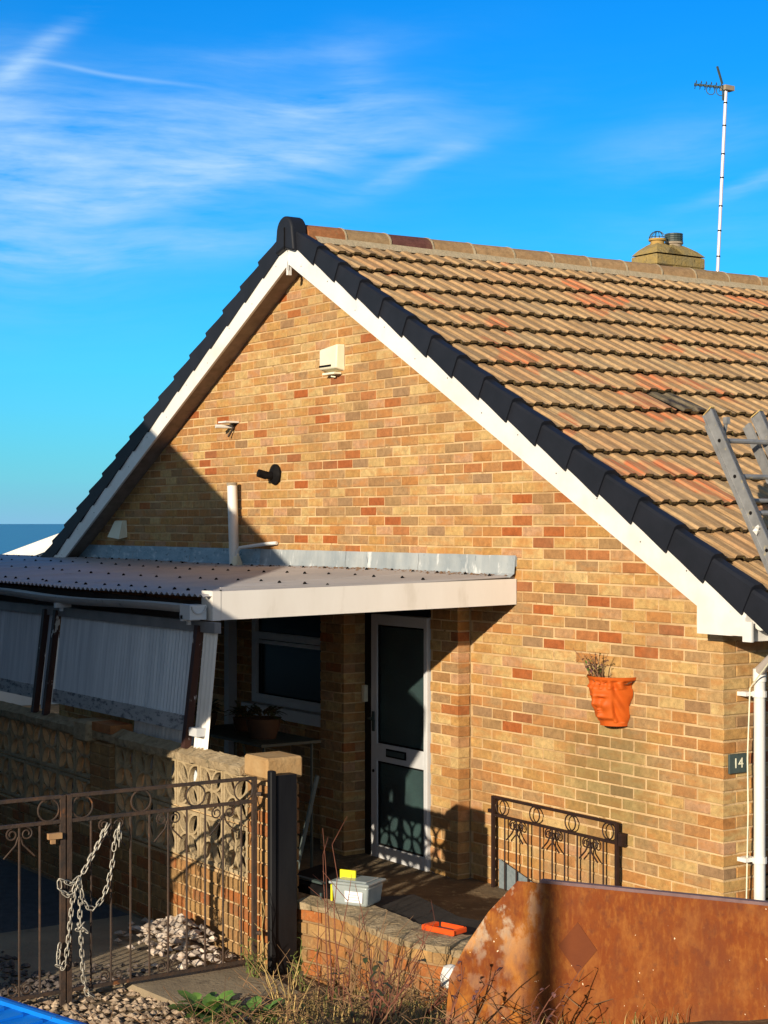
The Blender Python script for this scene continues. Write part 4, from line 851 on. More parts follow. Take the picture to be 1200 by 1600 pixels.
# ------------------------------------------------------------------ potting table and plants under the canopy
tb = thing('potting_table', 'dark folding potting table under the canopy window', 'table', (-3.9, -1.0, 0))
b = MB(); b.box(-4.55, -3.3, -1.25, -.75, 1.0, 1.02); obj('top', b, 'slate', tb)
for (xx, yy) in ((-4.5, -1.2), (-3.35, -1.2), (-4.5, -.8), (-3.35, -.8)): b = MB(); b.tube([(xx, yy, .01), (xx, yy, 1.0)], .012, 6); obj('leg', b, 'slate', tb)
b = MB(); b.tube([(-3.35, -1.2, .2), (-3.65, -1.2, .98)], .009, 5); b.tube([(-3.65, -1.2, .2), (-3.35, -1.2, .98)], .009, 5); obj('brace', b, 'slate', tb)
def potplant(x, y, z, r, h, lab, seed):
    t = thing('potted_plant', lab, 'potted plant', (x, y, z), 'plants on the potting table'); rr = random.Random(seed)
    b = MB(); b.lathe([(r * .7, 0), (r * .9, h * .5), (r, h), (r * 1.05, h), (r * .9, h * .95)], (x, y, z), 16); autosmooth(obj('pot', b, mat('dark pot %d' % seed, (.10, .055, .03), (.07, .04, .025), .8), t))
    b = MB()
    for i in range(60):
        a = rr.uniform(0, 6.28); q = Vector((x + r * .6 * cos(a), y + r * .6 * sin(a), z + h + rr.uniform(0, .06))); leaf(b, q, (cos(a), sin(a), rr.uniform(-.2, 1.4)), rr.uniform(.05, .13), .03)
    obj('leaves', b, 'leafdark', t); return t
potplant(-3.62, -1.05, 1.021, .13, .15, 'round basket of trailing leaves on the right end of the potting table', 1)
potplant(-4.1, -.95, 1.021, .08, .10, 'small leafy pot in the middle of the potting table', 2)
potplant(-4.42, -1.1, 1.021, .09, .12, 'bushy dark pot on the left end of the potting table', 4)
pk = thing('leaning_board', 'thin grey green board leaning at the porch wall', 'board', (-3.0, -1.1, 0))
b = MB(); b.bar((-3.05, -1.15, .0), (-2.98, -.98, .82), .06, .02); obj('board', b, mat('grey green paint', (.16, .2, .19), (.12, .15, .14), .6), pk)

# ------------------------------------------------------------------ pierced block garden wall
sw = thing('screen_wall', 'pierced concrete block garden wall with coping and brick base', 'garden wall', (-3.5, -2.42, 0))
def block_mesh():
    b = MB(); S = .288; F = .020; D = .042; y0, y1 = 0, D
    b.box(0, S, y0, y1, 0, F); b.box(0, S, y0, y1, S - F, S); b.box(0, F, y0, y1, F, S - F); b.box(S - F, S, y0, y1, F, S - F)
    c = S / 2; yy0, yy1 = .004, D - .004; w = .0145
    for (sx_, sz) in ((1, 1), (1, -1), (-1, 1), (-1, -1)):
        e = Vector((c + sx_ * (c - F * .7), c + sz * (c - F * .7))); o_ = Vector((c, c)); d = e - o_; n_ = Vector((-d.y, d.x)).normalized()
        for sg in (1, -1):
            pts = [o_ + d * t + n_ * sg * .050 * sin(pi * t) ** .8 for t in [i / 8 for i in range(9)]]; vs = []
            for i, p in enumerate(pts):
                dd = (pts[min(i + 1, 8)] - pts[max(i - 1, 0)]).normalized(); nn = Vector((-dd.y, dd.x)) * w / 2
                for (q, yy) in ((p + nn, yy0), (p - nn, yy0), (p - nn, yy1), (p + nn, yy1)): vs.append((q.x, yy, q.y))
            b.add(vs, [(i * 4 + k, i * 4 + (k + 1) % 4, i * 4 + 4 + (k + 1) % 4, i * 4 + 4 + k) for i in range(8) for k in range(4)])
    b.lathe([(.03, yy0 - D), (.03, yy1 - D)], (c, 0, c), 10, 'y') if False else b.prism([(c + .02 * cos(a), c + .02 * sin(a)) for a in [2 * pi * i / 8 for i in range(8)]], 'y', yy0, yy1)
    return b.mesh('pierced_block', 'block')
bm_ = block_mesh(); YW = -2.47
xs = [(-1.325 - .30 * (i + 1)) for i in range(6)] + [(-3.47 - .30 * (i + 1)) for i in range(10)]
for xx in xs:
    for z in (.55, .85): inst('pierced_block', bm_, sw, (xx + .006, YW, z + .006))
b = MB(); b.box(-3.12, -1.33, YW + .012, YW + .075, .545, .556); b.box(-3.12, -1.33, YW + .02, YW + .07, 1.138, 1.16)
for xx in xs: b.box(xx - .006, xx + .006, YW + .012, YW + .078, .556, 1.14)
for xx in (-3.12,): pass
b.box(-6.47, -3.47, YW + .012, YW + .075, .545, .556); b.box(-6.47, -3.47, YW + .012, YW + .075, .846, .852); b.box(-3.12, -1.33, YW + .012, YW + .075, .846, .852)
obj('block_joints', b, 'mortar', sw)
# coping stones
rq = random.Random(21)
x = -1.33; zt = 1.19
while x > -6.6:
    w = rq.uniform(.38, .46); b = MB(); xl = max(x - w, -6.6)
    step = 0 if x > -2.0 else (.035 if x > -3.5 else .02)
    if -2.02 < x - w / 2: hi = 1.20
    else: hi = 1.20
    nseg = 8; vs = []
    for i in range(nseg + 1):
        X = x - .004 - (x - xl - .008) * i / nseg; j = lambda a: rq.uniform(-a, a)
        for (y, z) in ((-2.515, 1.148), (-2.52, 1.195), (-2.44, 1.236), (-2.38, 1.205), (-2.365, 1.15)): vs.append((X, y + j(.003), z + j(.0045)))
    b.add(vs, [(i * 5 + k, i * 5 + (k + 1) % 5, i * 5 + 5 + (k + 1) % 5, i * 5 + 5 + k) for i in range(nseg) for k in range(5)] + [(0, 1, 2, 3, 4), tuple(nseg * 5 + k for k in (4, 3, 2, 1, 0))])
    obj('coping_stone', b, 'coping', sw); x = xl
# brick piers and base: stretchers
def stack(parent, x0, x1, y0, y1, z0, z1, matn='wallbrick', alt=True):
    core = MB(); core.box(x0 + .008, x1 - .008, y0 + .008, y1 - .008, z0, z1 - .01); obj('pier_core', core, 'mortar', parent)
    z = z0; n = 0
    while z + .065 < z1 + .01:
        L = x1 - x0; Dp = y1 - y0
        if n % 2: cells = [(x0, x1, y0, y0 + Dp / 2 - .005), (x0, x1, y0 + Dp / 2 + .005, y1)]
        else: cells = [(x0, x0 + L / 2 - .005, y0, y1), (x0 + L / 2 + .005, x1, y0, y1)]
        for (a, c, d, e) in cells:
            b = MB(); j = lambda: rq.uniform(-.003, .003); b.box(a + j(), c + j(), d + j(), e + j(), z, z + .065 + j() * .5); o = obj('brick', b, matn, parent)
            bv = o.modifiers.new('b', 'BEVEL'); bv.width = .004
        z += .075; n += 1
stack(sw, -1.325, -1.095, -2.475, -2.265, .0, 1.145)
b = MB(); b.box(-1.34, -1.075, -2.49, -2.25, 1.15, 1.272); o = obj('pier_cap', b, mat('tan pier cap', (.44, .29, .14), (.38, .22, .09), .9, 7, bump=.5), sw); o.modifiers.new('b', 'BEVEL').width = .012
stack(sw, -3.455, -3.135, -2.50, -2.31, .0, 1.14)
b = MB(); b.box(-3.60, -3.38, -2.56, -2.34, 1.12, 1.262); o = obj('cap_block', b, 'coping', sw); o.modifiers.new('b', 'BEVEL').width = .015
b = MB(); b.box(-3.372, -3.08, -2.52, -2.36, 1.205, 1.262); o = obj('cap_brick', b, 'brick_red', sw)
def base_run(x0, x1):
    core = MB(); core.box(x0 + .003, x1 - .003, -2.465, -2.32, .0, .54); obj('base_core', core, 'mortar', sw)
    for n in range(7):
        x = x1 - (.11 if n % 2 else 0) 
        if n % 2:
            b = MB(); brick_mb(b, (x + .007, -2.474, .012 + n * .075), 0, .1, rq); obj('brick', b, 'wallbrick', sw)
        while x > x0 + .03:
            L = min(.215, x - x0 - .005); b = MB(); brick_mb(b, (x - L, -2.474 + rq.uniform(-.003, .003), .012 + n * .075), 0, L - .005, rq); obj('brick', b, 'wallbrick', sw); x -= .225
base_run(-3.13, -1.33); base_run(-6.47, -3.46)

# gate post: black, on the pier's street face
gpst = thing('gate_post', 'tall black gate post against the end pier', 'gate post', (-1.02, -2.48, 0))
b = MB(); b.box(-1.03, -.985, -2.515, -2.478, -.05, 1.215); o = obj('post', b, 'blackwood', gpst); o.modifiers.new('b', 'BEVEL').width = .006
b = MB(); b.box(-1.08, -1.0, -2.474, -2.335, -.05, 1.185); o = obj('backing_board', b, 'blackwood', gpst); o.modifiers.new('b', 'BEVEL').width = .004
# ------------------------------------------------------------------ gates
def scroll(b, X, yc, zc, R, sg, r=.0045, turns=1.35):
    pts = []
    for i in range(22):
        t = i / 21; a = pi / 2 + sg * (2 * pi * turns) * t; rr = R * (1 - .62 * t); pts.append((X, yc + rr * cos(a), zc + rr * sin(a)))
    b.tube(pts, r, 5)
def gate(lab, ya, yb, X=-1.09, zb=.15, zt=1.17, mt='iron', rings=None, scr=None, bars=None, zr=.13, ringr=.058, lean=0, sw_=.026, name='driveway_gate', grp=None, lower=True, cat='gate'):
    """gate in the plane X, from y=ya to y=yb"""
    t = thing(name, lab, cat, (X, (ya + yb) / 2, 0), grp)
    for yy in (ya, yb): b = MB(); b.box(X - .011, X + .011, yy - .013, yy + .013, max(0, zb - .1), zt + .006); obj('stile', b, mt, t)
    for z in ((zt, zt - zr, zb) if lower else (zt, zt - zr)):
        b = MB(); b.box(X - .009, X + .009, min(ya, yb) + .013, max(ya, yb) - .013, z - .009, z + .009); obj('rail', b, mt, t)
    for y in rings: b = MB(); b.ring((X, y, zt - zr / 2), ringr, .0048, (0, 1, 0), (0, 0, 1), 24, 6); obj('ring', b, mt, t)
    for y in bars: b = MB(); b.tube([(X, y, zb if lower else 0.02), (X, y, zt - zr)], .0062, 6); obj('bar', b, mt, t)
    for y in scr:
        for sg in (1, -1):
            b = MB(); scroll(b, X, y + sg * .040, zt - zr - .045, .033, -sg); b.tube([(X, y + sg * .006, zt - zr - .06), (X, y + sg * .02, zt - zr - .10), (X, y + sg * .085, zt - zr - .165)], .0045, 5); obj('scroll', b, mt, t)
            if lower: b = MB(); scroll(b, X, y + sg * .04, zb + .045, .033, sg); obj('scroll', b, mt, t)
    return t
barsR = [-3.551, -3.436, -3.322, -3.21, -3.098, -2.985, -2.872, -2.76, -2.645]
g1 = gate('rusty wrought iron gate leaf next to the black gate post', -3.676, -2.562, bars=barsR, rings=(-3.60, -3.26, -2.93, -2.63), scr=(-3.436, -3.098, -2.76), grp='driveway gate leaves', name='iron_gate')
for z in (1.08, .3): b = MB(); b.tube([(-1.09, -2.55, z), (-1.06, -2.53, z)], .012, 8); obj('hinge', b, 'iron', g1)
barsL = [-3.838, -3.95, -4.062, -4.175, -4.287, -4.4, -4.512, -4.625, -4.74]
g2_ = gate('rusty wrought iron gate leaf at the left edge with a latch', -3.712, -4.86, bars=barsL, rings=(-3.79, -4.12, -4.46, -4.79), scr=(-3.95, -4.287, -4.625), grp='driveway gate leaves', name='iron_gate')
b = MB(); b.box(-1.085, -1.06, -3.80, -3.725, .955, .985); b.box(-1.08, -1.065, -3.785, -3.76, .93, .955); obj('latch', b, mat('pale rust latch', (.42, .25, .12), (.3, .16, .08), .8), g2_)
# chain
chn = thing('chain', 'silver chain wound round both gate stiles and hanging down', 'chain', (-1.06, -3.6, .7))
def linkm():
    b = MB(); n = 14; pts = []
    for i in range(n + 1):
        a = 2 * pi * i / n; pts.append((.0165 * cos(a) + (.009 if cos(a) > 0 else -.009), .0105 * sin(a), 0))
    b.tube(pts, .0034, 5, False); return b.mesh('chain_link', 'chain', smooth=True)
lk = linkm()
paths = [([(-3.473,1.004),(-3.499,0.949),(-3.528,0.895),(-3.565,0.838),(-3.597,0.781),(-3.626,0.744),(-3.662,0.715)], .0), ([(-3.465,1.0),(-3.51,0.94),(-3.54,0.88),(-3.575,0.83),(-3.61,0.77)], .012),
 ([(-3.399,0.997),(-3.425,0.925),(-3.433,0.857)], 0), ([(-3.403,0.990),(-3.407,0.889)], .01),
 ([(-3.43,.84),(-3.452,0.741),(-3.470,0.675),(-3.499,0.611),(-3.543,0.566),(-3.583,0.577),(-3.608,0.624),(-3.623,0.693),(-3.630,0.738)], 0),
 ([(-3.626,0.737),(-3.623,0.643),(-3.626,0.543),(-3.623,0.475),(-3.619,0.407),(-3.612,0.306),(-3.605,0.204),(-3.587,0.134),(-3.54,0.10)], .0),
 ([(-3.652,0.680),(-3.670,0.615),(-3.680,0.516),(-3.691,0.417),(-3.705,0.319),(-3.723,0.278),(-3.745,0.291),(-3.748,0.342),(-3.741,0.391)], .0),
 ([(-3.644,0.719),(-3.688,0.718),(-3.730,0.739),(-3.745,0.731),(-3.741,0.691),(-3.705,0.660),(-3.659,0.674)], .008), ([(-3.64,.74),(-3.66,.69),(-3.655,.64)], .012), ([(-3.61,.50),(-3.64,.47),(-3.60,.46),(-3.63,.49)], .01)]
for P, xo in paths:
    pts = [Vector((-1.062 + xo, y, z)) for y, z in P]; step = .0345; seg = 0; acc = 0; k = 0; pos = pts[0].copy(); i = 0
    total = sum((pts[j + 1] - pts[j]).length for j in range(len(pts) - 1)); s = step / 2
    while s < total:
        a = s; j = 0
        while a > (pts[j + 1] - pts[j]).length and j < len(pts) - 2: a -= (pts[j + 1] - pts[j]).length; j += 1
        d = (pts[j + 1] - pts[j]).normalized(); p = pts[j] + d * a
        o = bpy.data.objects.new('chain_link', lk); COL.objects.link(o); o.parent = chn; o.location = p - WL[chn]
        o.rotation_mode = 'QUATERNION'; q = d.to_track_quat('X', 'Z')
        from mathutils import Quaternion
        o.rotation_quaternion = q @ Quaternion((1, 0, 0), (pi / 2 if k % 2 else 0) + rq.uniform(.3, .6)); s += step; k += 1
# old gate panel leaning at the house
op = thing('railing_panel', 'dark iron railing panel standing against the house wall', 'railing', (-1.5, -.05, 0))
ZT, X1_, X2_ = .70, -2.155, -.875
for xx in (X1_, X2_): b = MB(); b.box(xx - .012, xx + .012, -.065, -.045, 0.0, ZT + .006); obj('stile', b, 'ironblack', op)
for z in (ZT, ZT - .125, .06): b = MB(); b.box(X1_ + .012, X2_ - .012, -.063, -.047, z - .008, z + .008); obj('rail', b, 'ironblack', op)
for xx in (-2.07, -1.70, -1.33, -.96): b = MB(); b.ring((xx, -.055, ZT - .0625), .052, .005, (1, 0, 0), (0, 0, 1), 24, 6); obj('ring', b, 'ironblack', op)
for i in range(9): xx = X1_ + .13 + i * .1275; b = MB(); b.tube([(xx, -.055, .07), (xx, -.055, ZT - .13)], .006, 6); obj('bar', b, 'ironblack', op)
for i in (1, 4, 7):
    xx = X1_ + .13 + i * .1275
    for sg in (1, -1):
        b = MB(); pts = []
        for k in range(20): t = k / 19; a = pi / 2 - sg * (2 * pi * 1.35) * t; rr = .034 * (1 - .6 * t); pts.append((xx + sg * .042 + rr * cos(a), -.055, ZT - .17 + rr * sin(a)))
        b.tube(pts, .005, 5); b.tube([(xx, -.06, ZT - .16), (xx + sg * .03, -.07, ZT - .22), (xx + sg * .09, -.07, ZT - .275)], .006, 5); obj('scroll', b, 'ironblack', op)
b = MB(); b.box(X2_ + .014, X2_ + .05, -.06, -.02, .56, .64); obj('hinge', b, 'ironblack', op); b = MB(); b.box(X1_ - .05, X1_ - .014, -.065, -.045, .585, .61); obj('latch', b, 'ironblack', op)
ms = thing('mesh_offcut', 'grey plastic mesh offcut propped behind the railing panel', 'mesh', (-1.6, -.03, 0))
b = MB(); b.prism([(-2.12, 0), (-1.2, 0), (-1.2, .10), (-1.75, .17), (-2.12, .27)], 'y', -.032, -.026); obj('sheet', b, 'mesh', ms)
wi = MB(); wi.tube([(-2.83, -.122, .09), (-2.7, -.124, .05), (-2.6, -.122, .07), (-2.49, -.12, .06), (-2.48, -.01, .07), (-2.3, -.008, .05), (-2.2, -.008, .045)], .0028, 4)
o = obj('wire', wi, 'alu'); o['label'] = 'thin pale wire running low along the wall from the door'; o['category'] = 'wire'

# ------------------------------------------------------------------ low curved brick wall with its clutter
lw = thing('low_brick_wall', 'low curved brick planter wall between the gate post and the rusty plate', 'garden wall', (-.3, -2.2, 0))
cp_ = [(-1.06, -2.30), (-.80, -2.24), (-.50, -2.25), (-.2, -2.29), (.05, -2.27), (.30, -2.17), (.62, -1.98)]
def cat(P, t):
    n = len(P) - 1; s = min(t * n, n - 1e-6); i = int(s); f = s - i; g_ = lambda k: Vector(P[max(0, min(n, k))])
    a, b_, c, d = g_(i - 1), g_(i), g_(i + 1), g_(i + 2); return .5 * ((2 * b_) + (c - a) * f + (2 * a - 5 * b_ + 4 * c - d) * f * f + (3 * b_ - a - 3 * c + d) * f ** 3)
NB = 8
core = MB(); vs = []; K = 40
for i in range(K + 1):
    p = cat(cp_, i / K); q = cat(cp_, min(1, i / K + .01)) - cat(cp_, max(0, i / K - .01)); nn = Vector((-q.y, q.x)).normalized()
    for (d, z) in ((.012, -.1), (.012, .40), (.10, .41), (.22, .40), (.22, -.1)): vs.append((p.x + nn.x * d, p.y + nn.y * d, z + .006 * noise.noise(Vector((i * .7, d * 9, z)))))
core.add(vs, [(i * 5 + k, i * 5 + k + 1, i * 5 + 6 + k, i * 5 + 5 + k) for i in range(K) for k in range(4)] + [(0, 1, 2, 3, 4), tuple(K * 5 + k for k in range(5))]); obj('wall_core', core, mat('dirty mortar', (.34, .22, .11), (.24, .15, .08), .95, 8), lw)
for n in range(7):
    z = -.10 + n * .075
    for i in range(NB + 1):
        t0 = (i - (.5 if n % 2 else 0)) / NB; t1 = t0 + 1 / NB; t0 = max(0, t0); t1 = min(1, t1)
        if t1 - t0 < .02: continue
        p = cat(cp_, t0); q = cat(cp_, t1); d = (q - p); L = d.length - .01; an = atan2(d.y, d.x); b = MB(); brick_mb(b, (p.x, p.y, z), an, L, rq); b.v = [(v[0], v[1], v[2]) for v in b.v]; obj('brick', b, 'wallbrick', lw)
x = 0
for i in range(11):
    t0, t1 = i / 11, (i + 1) / 11 - .004; vs = []; b = MB(); hh = rq.uniform(-.006, .006)
    for j in range(4):
        t = t0 + (t1 - t0) * j / 3; p = cat(cp_, t); q = cat(cp_, min(1, t + .01)) - cat(cp_, max(0, t - .01)); nn = Vector((-q.y, q.x)).normalized()
        for (d, z) in ((-.015, .412), (-.02, .448), (.10, .462), (.235, .455), (.235, .412)): vs.append((p.x + nn.x * d, p.y + nn.y * d, z + hh + rq.uniform(-.005, .005)))
    b.add(vs, [(j * 5 + k, j * 5 + (k + 1) % 5, j * 5 + 5 + (k + 1) % 5, j * 5 + 5 + k) for j in range(3) for k in range(5)] + [(0, 1, 2, 3, 4), (15, 16, 17, 18, 19)]); obj('coping_stone', b, 'coping', lw)
b = MB(); b.lathe([(.02, 0), (.05, .02), (.055, .07), (.04, .11), (.01, .12)], (.36, -2.26, .27), 10); b.v = [(v[0] + .015 * noise.noise(Vector(v) * 9), v[1] + .015 * noise.noise(Vector(v) * 9 + Vector((3, 0, 0))), v[2]) for v in b.v]
o = obj('painted_stone', b, 'white'); o['label'] = 'white painted stone at the end of the low curved wall'; o['category'] = 'stone'
# raised bed fill behind the wall
b = MB(); b.prism([(-1.05, -2.12), (-.5, -2.07), (0, -2.10), (.5, -1.85), (.3, -1.55), (-.3, -1.72), (-.9, -1.6)], 'z', .0, .435); obj('planter_bed', b, 'paving', kind='structure')
# black tray box
bt = thing('black_tray', 'flat black plastic tray on the low wall beside the gate post', 'tray', (-1.05, -2.1, .46))
b = MB(); b.add([(-1.30, -2.24, .47), (-.90, -2.17, .47), (-.98, -1.85, .47), (-1.42, -1.92, .47), (-1.31, -2.25, .545), (-.89, -2.17, .53), (-.97, -1.83, .545), (-1.43, -1.91, .56)], [(0, 3, 2, 1), (4, 5, 6, 7), (0, 1, 5, 4), (1, 2, 6, 5), (2, 3, 7, 6), (3, 0, 4, 7)]); o = obj('tray_body', b, 'black', bt); o.modifiers.new('b', 'BEVEL').width = .01
b = MB(); b.bar((-1.25, -2.20, .552), (-1.0, -2.16, .548), .03, .012); b.tube([(-.98, -2.19, .46), (-.98, -2.19, .50)], .008, 6); obj('rib', b, 'slate', bt)
# storage tub
tu = thing('storage_tub', 'cloudy clear plastic tub with yellow clips and a white label', 'tub', (-.78, -2.05, .46))
cx, cy, an = -.80, -2.06, radians(28)
def R2(x, y, z): return (cx + x * cos(an) - y * sin(an), cy + x * sin(an) + y * cos(an), z)
def taper(b, w0, d0, w1, d1, z0, z1, ox=0, oy=0):
    vs = [R2(ox + a * w0, oy + c * d0, z0) for a, c in ((-1, -1), (1, -1), (1, 1), (-1, 1))] + [R2(ox + a * w1, oy + c * d1, z1) for a, c in ((-1, -1), (1, -1), (1, 1), (-1, 1))]
    b.add(vs, [(0, 3, 2, 1), (4, 5, 6, 7), (0, 1, 5, 4), (1, 2, 6, 5), (2, 3, 7, 6), (3, 0, 4, 7)])
b = MB(); taper(b, .105, .085, .118, .097, .46, .575); o = obj('tub_body', b, 'tub', tu); bv = o.modifiers.new('b', 'BEVEL'); bv.width = .014; bv.segments = 3; autosmooth(o)
b = MB(); taper(b, .128, .107, .128, .107, .577, .592); taper(b, .10, .08, .095, .075, .592, .600); o = obj('lid', b, 'tub', tu); bv = o.modifiers.new('b', 'BEVEL'); bv.width = .004
b = MB(); taper(b, .05, .006, .05, .006, .565, .640, -.06, .0); o = obj('yellow_tag', b, 'yellow', tu); b = MB(); taper(b, .006, .035, .006, .035, .47, .56, -.137, -.02); obj('yellow_clip', b, 'yellow', tu)
b = MB(); taper(b, .055, .002, .057, .002, .485, .545, .03, -.0985); lb2 = obj('paper_label', b, 'label', tu)
b = MB()
for k in range(3): taper(b, .042 - .008 * k, .0006, .042 - .008 * k, .0006, .497 + .014 * k, .500 + .014 * k, .025, -.1013)
obj('label_print', b, 'print', lb2)
# orange hand tray
og = thing('orange_tray', 'small bright orange plastic tray lying on the low wall', 'tray', (-.06, -2.0, .465))
cx, cy, an = .02, -2.05, radians(14)
b = MB(); h0, h1 = .462, .492
for (a, c, d, e) in ((-.11, .11, -.06, -.045), (-.11, -.075, -.045, .05), (.09, .105, -.045, .06), (-.07, .09, .05, .06)):
    vs = [R2(x, y, z) for z in (h0, h1) for (x, y) in ((a, d), (c, d), (c, e), (a, e))]; b.add(vs, [(0, 3, 2, 1), (4, 5, 6, 7), (0, 1, 5, 4), (1, 2, 6, 5), (2, 3, 7, 6), (3, 0, 4, 7)])
o = obj('frame', b, 'orange', og); bv = o.modifiers.new('b', 'BEVEL'); bv.width = .006
b = MB(); taper(b, .085, .05, .085, .05, .461, .470); obj('insert', b, 'slate', og)

# ------------------------------------------------------------------ rusted steel plate
rs = thing('rusty_steel_plate', 'big rusted steel plate with a folded end across the bottom right', 'steel plate', (2.4, -2.85, .4))
P1 = Vector((2.04, -3.05, 0)); dpl = Vector((2.825 - 1.969, -2.612 + 3.097, 0)).normalized(); ndir = Vector((dpl.y, -dpl.x, 0))
def pl_(s, z, off=0): return P1 + dpl * s + ndir * off + Vector((0, 0, z))
b = MB(); ZP = 1.188; Lp = 2.6
b.add([pl_(0, .2), pl_(Lp, .3), pl_(Lp, ZP), pl_(0, ZP), pl_(0, .2, -.018), pl_(Lp, .3, -.018), pl_(Lp, ZP, -.018), pl_(0, ZP, -.018)], [(0, 1, 2, 3), (7, 6, 5, 4), (3, 2, 6, 7), (1, 5, 6, 2), (0, 4, 5, 1), (0, 3, 7, 4)])
obj('plate', b, 'rust', rs)
b = MB(); b.bar(pl_(-.0, ZP + .006, -.012), pl_(Lp, ZP + .006, -.012), .03, .012); obj('top_lip', b, mat('grey purple steel lip', (.20, .12, .12), (.14, .08, .08), .6, 20), rs)
e1 = Vector((1.945, -3.09, 1.183)); prof = [e1, Vector((1.88, -3.185, 1.06)), Vector((1.825, -3.26, .92)), Vector((1.79, -3.31, .80)), Vector((1.775, -3.33, .50)), Vector((1.775, -3.33, .25))]
b = MB(); vs = []
for p in prof:
    a = pl_(0, p.z); bk = Vector((.015, .012, 0)); mid = (p + a) / 2 + ndir * -.012
    vs += [p, mid, a + Vector((0, 0, 0)), a + bk, mid + bk, p + bk]
b.add(vs, [(i * 6 + k, i * 6 + (k + 1) % 6, i * 6 + 6 + (k + 1) % 6, i * 6 + 6 + k) for i in range(5) for k in range(6)] + [(5, 4, 3, 2, 1, 0)]); obj('folded_end', b, 'rust', rs)
b = MB(); c = .155; hz = .95
b.add([pl_(c, hz + .10, .0025), pl_(c + .08, hz, .0025), pl_(c, hz - .10, .0025), pl_(c - .08, hz, .0025), pl_(c, hz + .10, .0005), pl_(c + .08, hz, .0005), pl_(c, hz - .10, .0005), pl_(c - .08, hz, .0005)], [(0, 3, 2, 1), (0, 1, 5, 4), (1, 2, 6, 5), (2, 3, 7, 6), (3, 0, 4, 7)]); obj('diamond_mark', b, 'rustpatch', rs)
for s in (.6, 1.8): b = MB(); b.box(*[0] * 6) if False else b.bar(pl_(s, .2, -.05), pl_(s, 1.1, -.05), .06, .06); obj('support_post', b, 'rust', rs)
# blue box
bl = thing('blue_box', 'bright blue lidded plastic box cut off by the bottom left corner', 'storage box', (2.6, -5.65, .6))
d_ = Vector((.53, .13, 0)).normalized(); n_ = Vector((d_.y, -d_.x, 0)); A = Vector((2.2, -5.497, 0)); L = 1.0
def bp_(s, z, o=0): return A + d_ * s + n_ * o + Vector((0, 0, z))
def qbox(b, s0, s1, o0, o1, z0, z1): b.add([bp_(s0, z0, o0), bp_(s1, z0, o0), bp_(s1, z0, o1), bp_(s0, z0, o1), bp_(s0, z1, o0), bp_(s1, z1, o0), bp_(s1, z1, o1), bp_(s0, z1, o1)], [(0, 3, 2, 1), (4, 5, 6, 7), (0, 1, 5, 4), (1, 2, 6, 5), (2, 3, 7, 6), (3, 0, 4, 7)])
b = MB(); qbox(b, .03, L - .03, .03, .52, .55, 1.165); o = obj('box_body', b, 'blue', bl); o.modifiers.new('b', 'BEVEL').width = .02
b = MB(); qbox(b, 0, L, 0, .55, 1.167, 1.215); o = obj('lid', b, 'blue', bl); bv = o.modifiers.new('b', 'BEVEL'); bv.width = .012; bv.segments = 2
b = MB(); qbox(b, .04, L - .04, .05, .065, 1.2155, 1.228); o = obj('lid_ridge', b, 'blue', bl)
for k in range(9): b = MB(); qbox(b, .12 + k * .09, .15 + k * .09, .09, .5, 1.2155, 1.223); o = obj('lid_rib', b, 'blue', bl)
# unseen pole added behind the viewer to cast the shade band on the steel plate
ps = thing('shade_pole', 'unseen round pole added to shade the steel plate', 'pole', (7.01, -12.04, .9)); b = MB(); b.tube([(7.01, -12.04, .6), (7.01, -12.04, 4.0)], [.07, .06], 14); autosmooth(obj('shade_pole_shaft', b, 'darkwood', ps)); b = MB(); b.tube([(7.01, -12.04, 4.0), (7.01, -12.04, 4.03)], [.065, .02], 14); obj('cap', b, 'slate', ps)  # the cap too is part of the added unseen pole

# ------------------------------------------------------------------ neighbouring houses
nb = thing('neighbour_house', 'rendered house next door whose roof shades the lean-to', 'house', (-2.5, -12, 0))
TT = 5.25; ox, oz = .55 * TT, .31 * TT
def P_(x, z): return (x + ox, z + oz)
ev = P_(-2.93, 1.21); ap = P_(-8.6, 4.05); mL = (2 * ap[0] - ev[0], ev[1])
b = MB(); wx = -3.56 + ox
b.prism([(wx, 0), (wx, ev[1] + .02), (ap[0], ap[1] - .35), (2 * ap[0] - wx, ev[1] + .05), (2 * ap[0] - wx, 0)], 'y', -TT - 9, -TT - .15); hw = obj('walls', b, 'render_wall', nb)
b = MB(); b.prism([ev, ap, mL, (mL[0], mL[1] - .14), (ap[0], ap[1] - .3), (wx - .1, ev[1] + .1), P_(-3.56, .42), P_(-3.18, .69), P_(-3.0, .88), P_(-2.94, 1.08)], 'y', -TT - 9.2, -TT); obj('roof', b, mat('brown concrete roofing', (.22, .15, .10), (.16, .11, .08), .9, 8, bump=.4), nb)
for xx in (-8, -5.5, -3):
    b = MB(); b.box(xx - .55, xx + .55, -TT - .149, -TT - .09, .9, 1.9); w_ = obj('window', b, 'white', nb); b = MB(); b.box(xx - .48, xx + .48, -TT - .089, -TT - .08, .97, 1.83); obj('pane', b, 'glass', w_)
cs = thing('conservatory', 'white framed conservatory roof beyond the left end of the bungalow', 'conservatory', (-16, 3, 0))
A = Vector((-16.2, .9, 1.80)); B = Vector((-14.2, 3.9, 3.14)); back = Vector((-3.2, 1.0, 0))
up = Vector((0, 0, .115))
A1 = Vector((-15.687, 1.613, 2.14)); B1 = Vector((-15.184, 2.361, 2.474)); dd = (B1 - A1).normalized(); nrm_ = Vector((dd.y, -dd.x, 0)).normalized()
b = MB(); b.bar(A1 - dd * 4 - up * .5, A1 + dd * 4 - up * .5, .05, .115); obj('verge_board', b, 'white', cs)
b = MB(); b.bar(A1 - dd * 4 - up * 1.35 + nrm_ * .1, A1 + dd * 3 - up * 1.35 + nrm_ * .1, .04, .06); obj('lower_trim', b, 'white', cs)
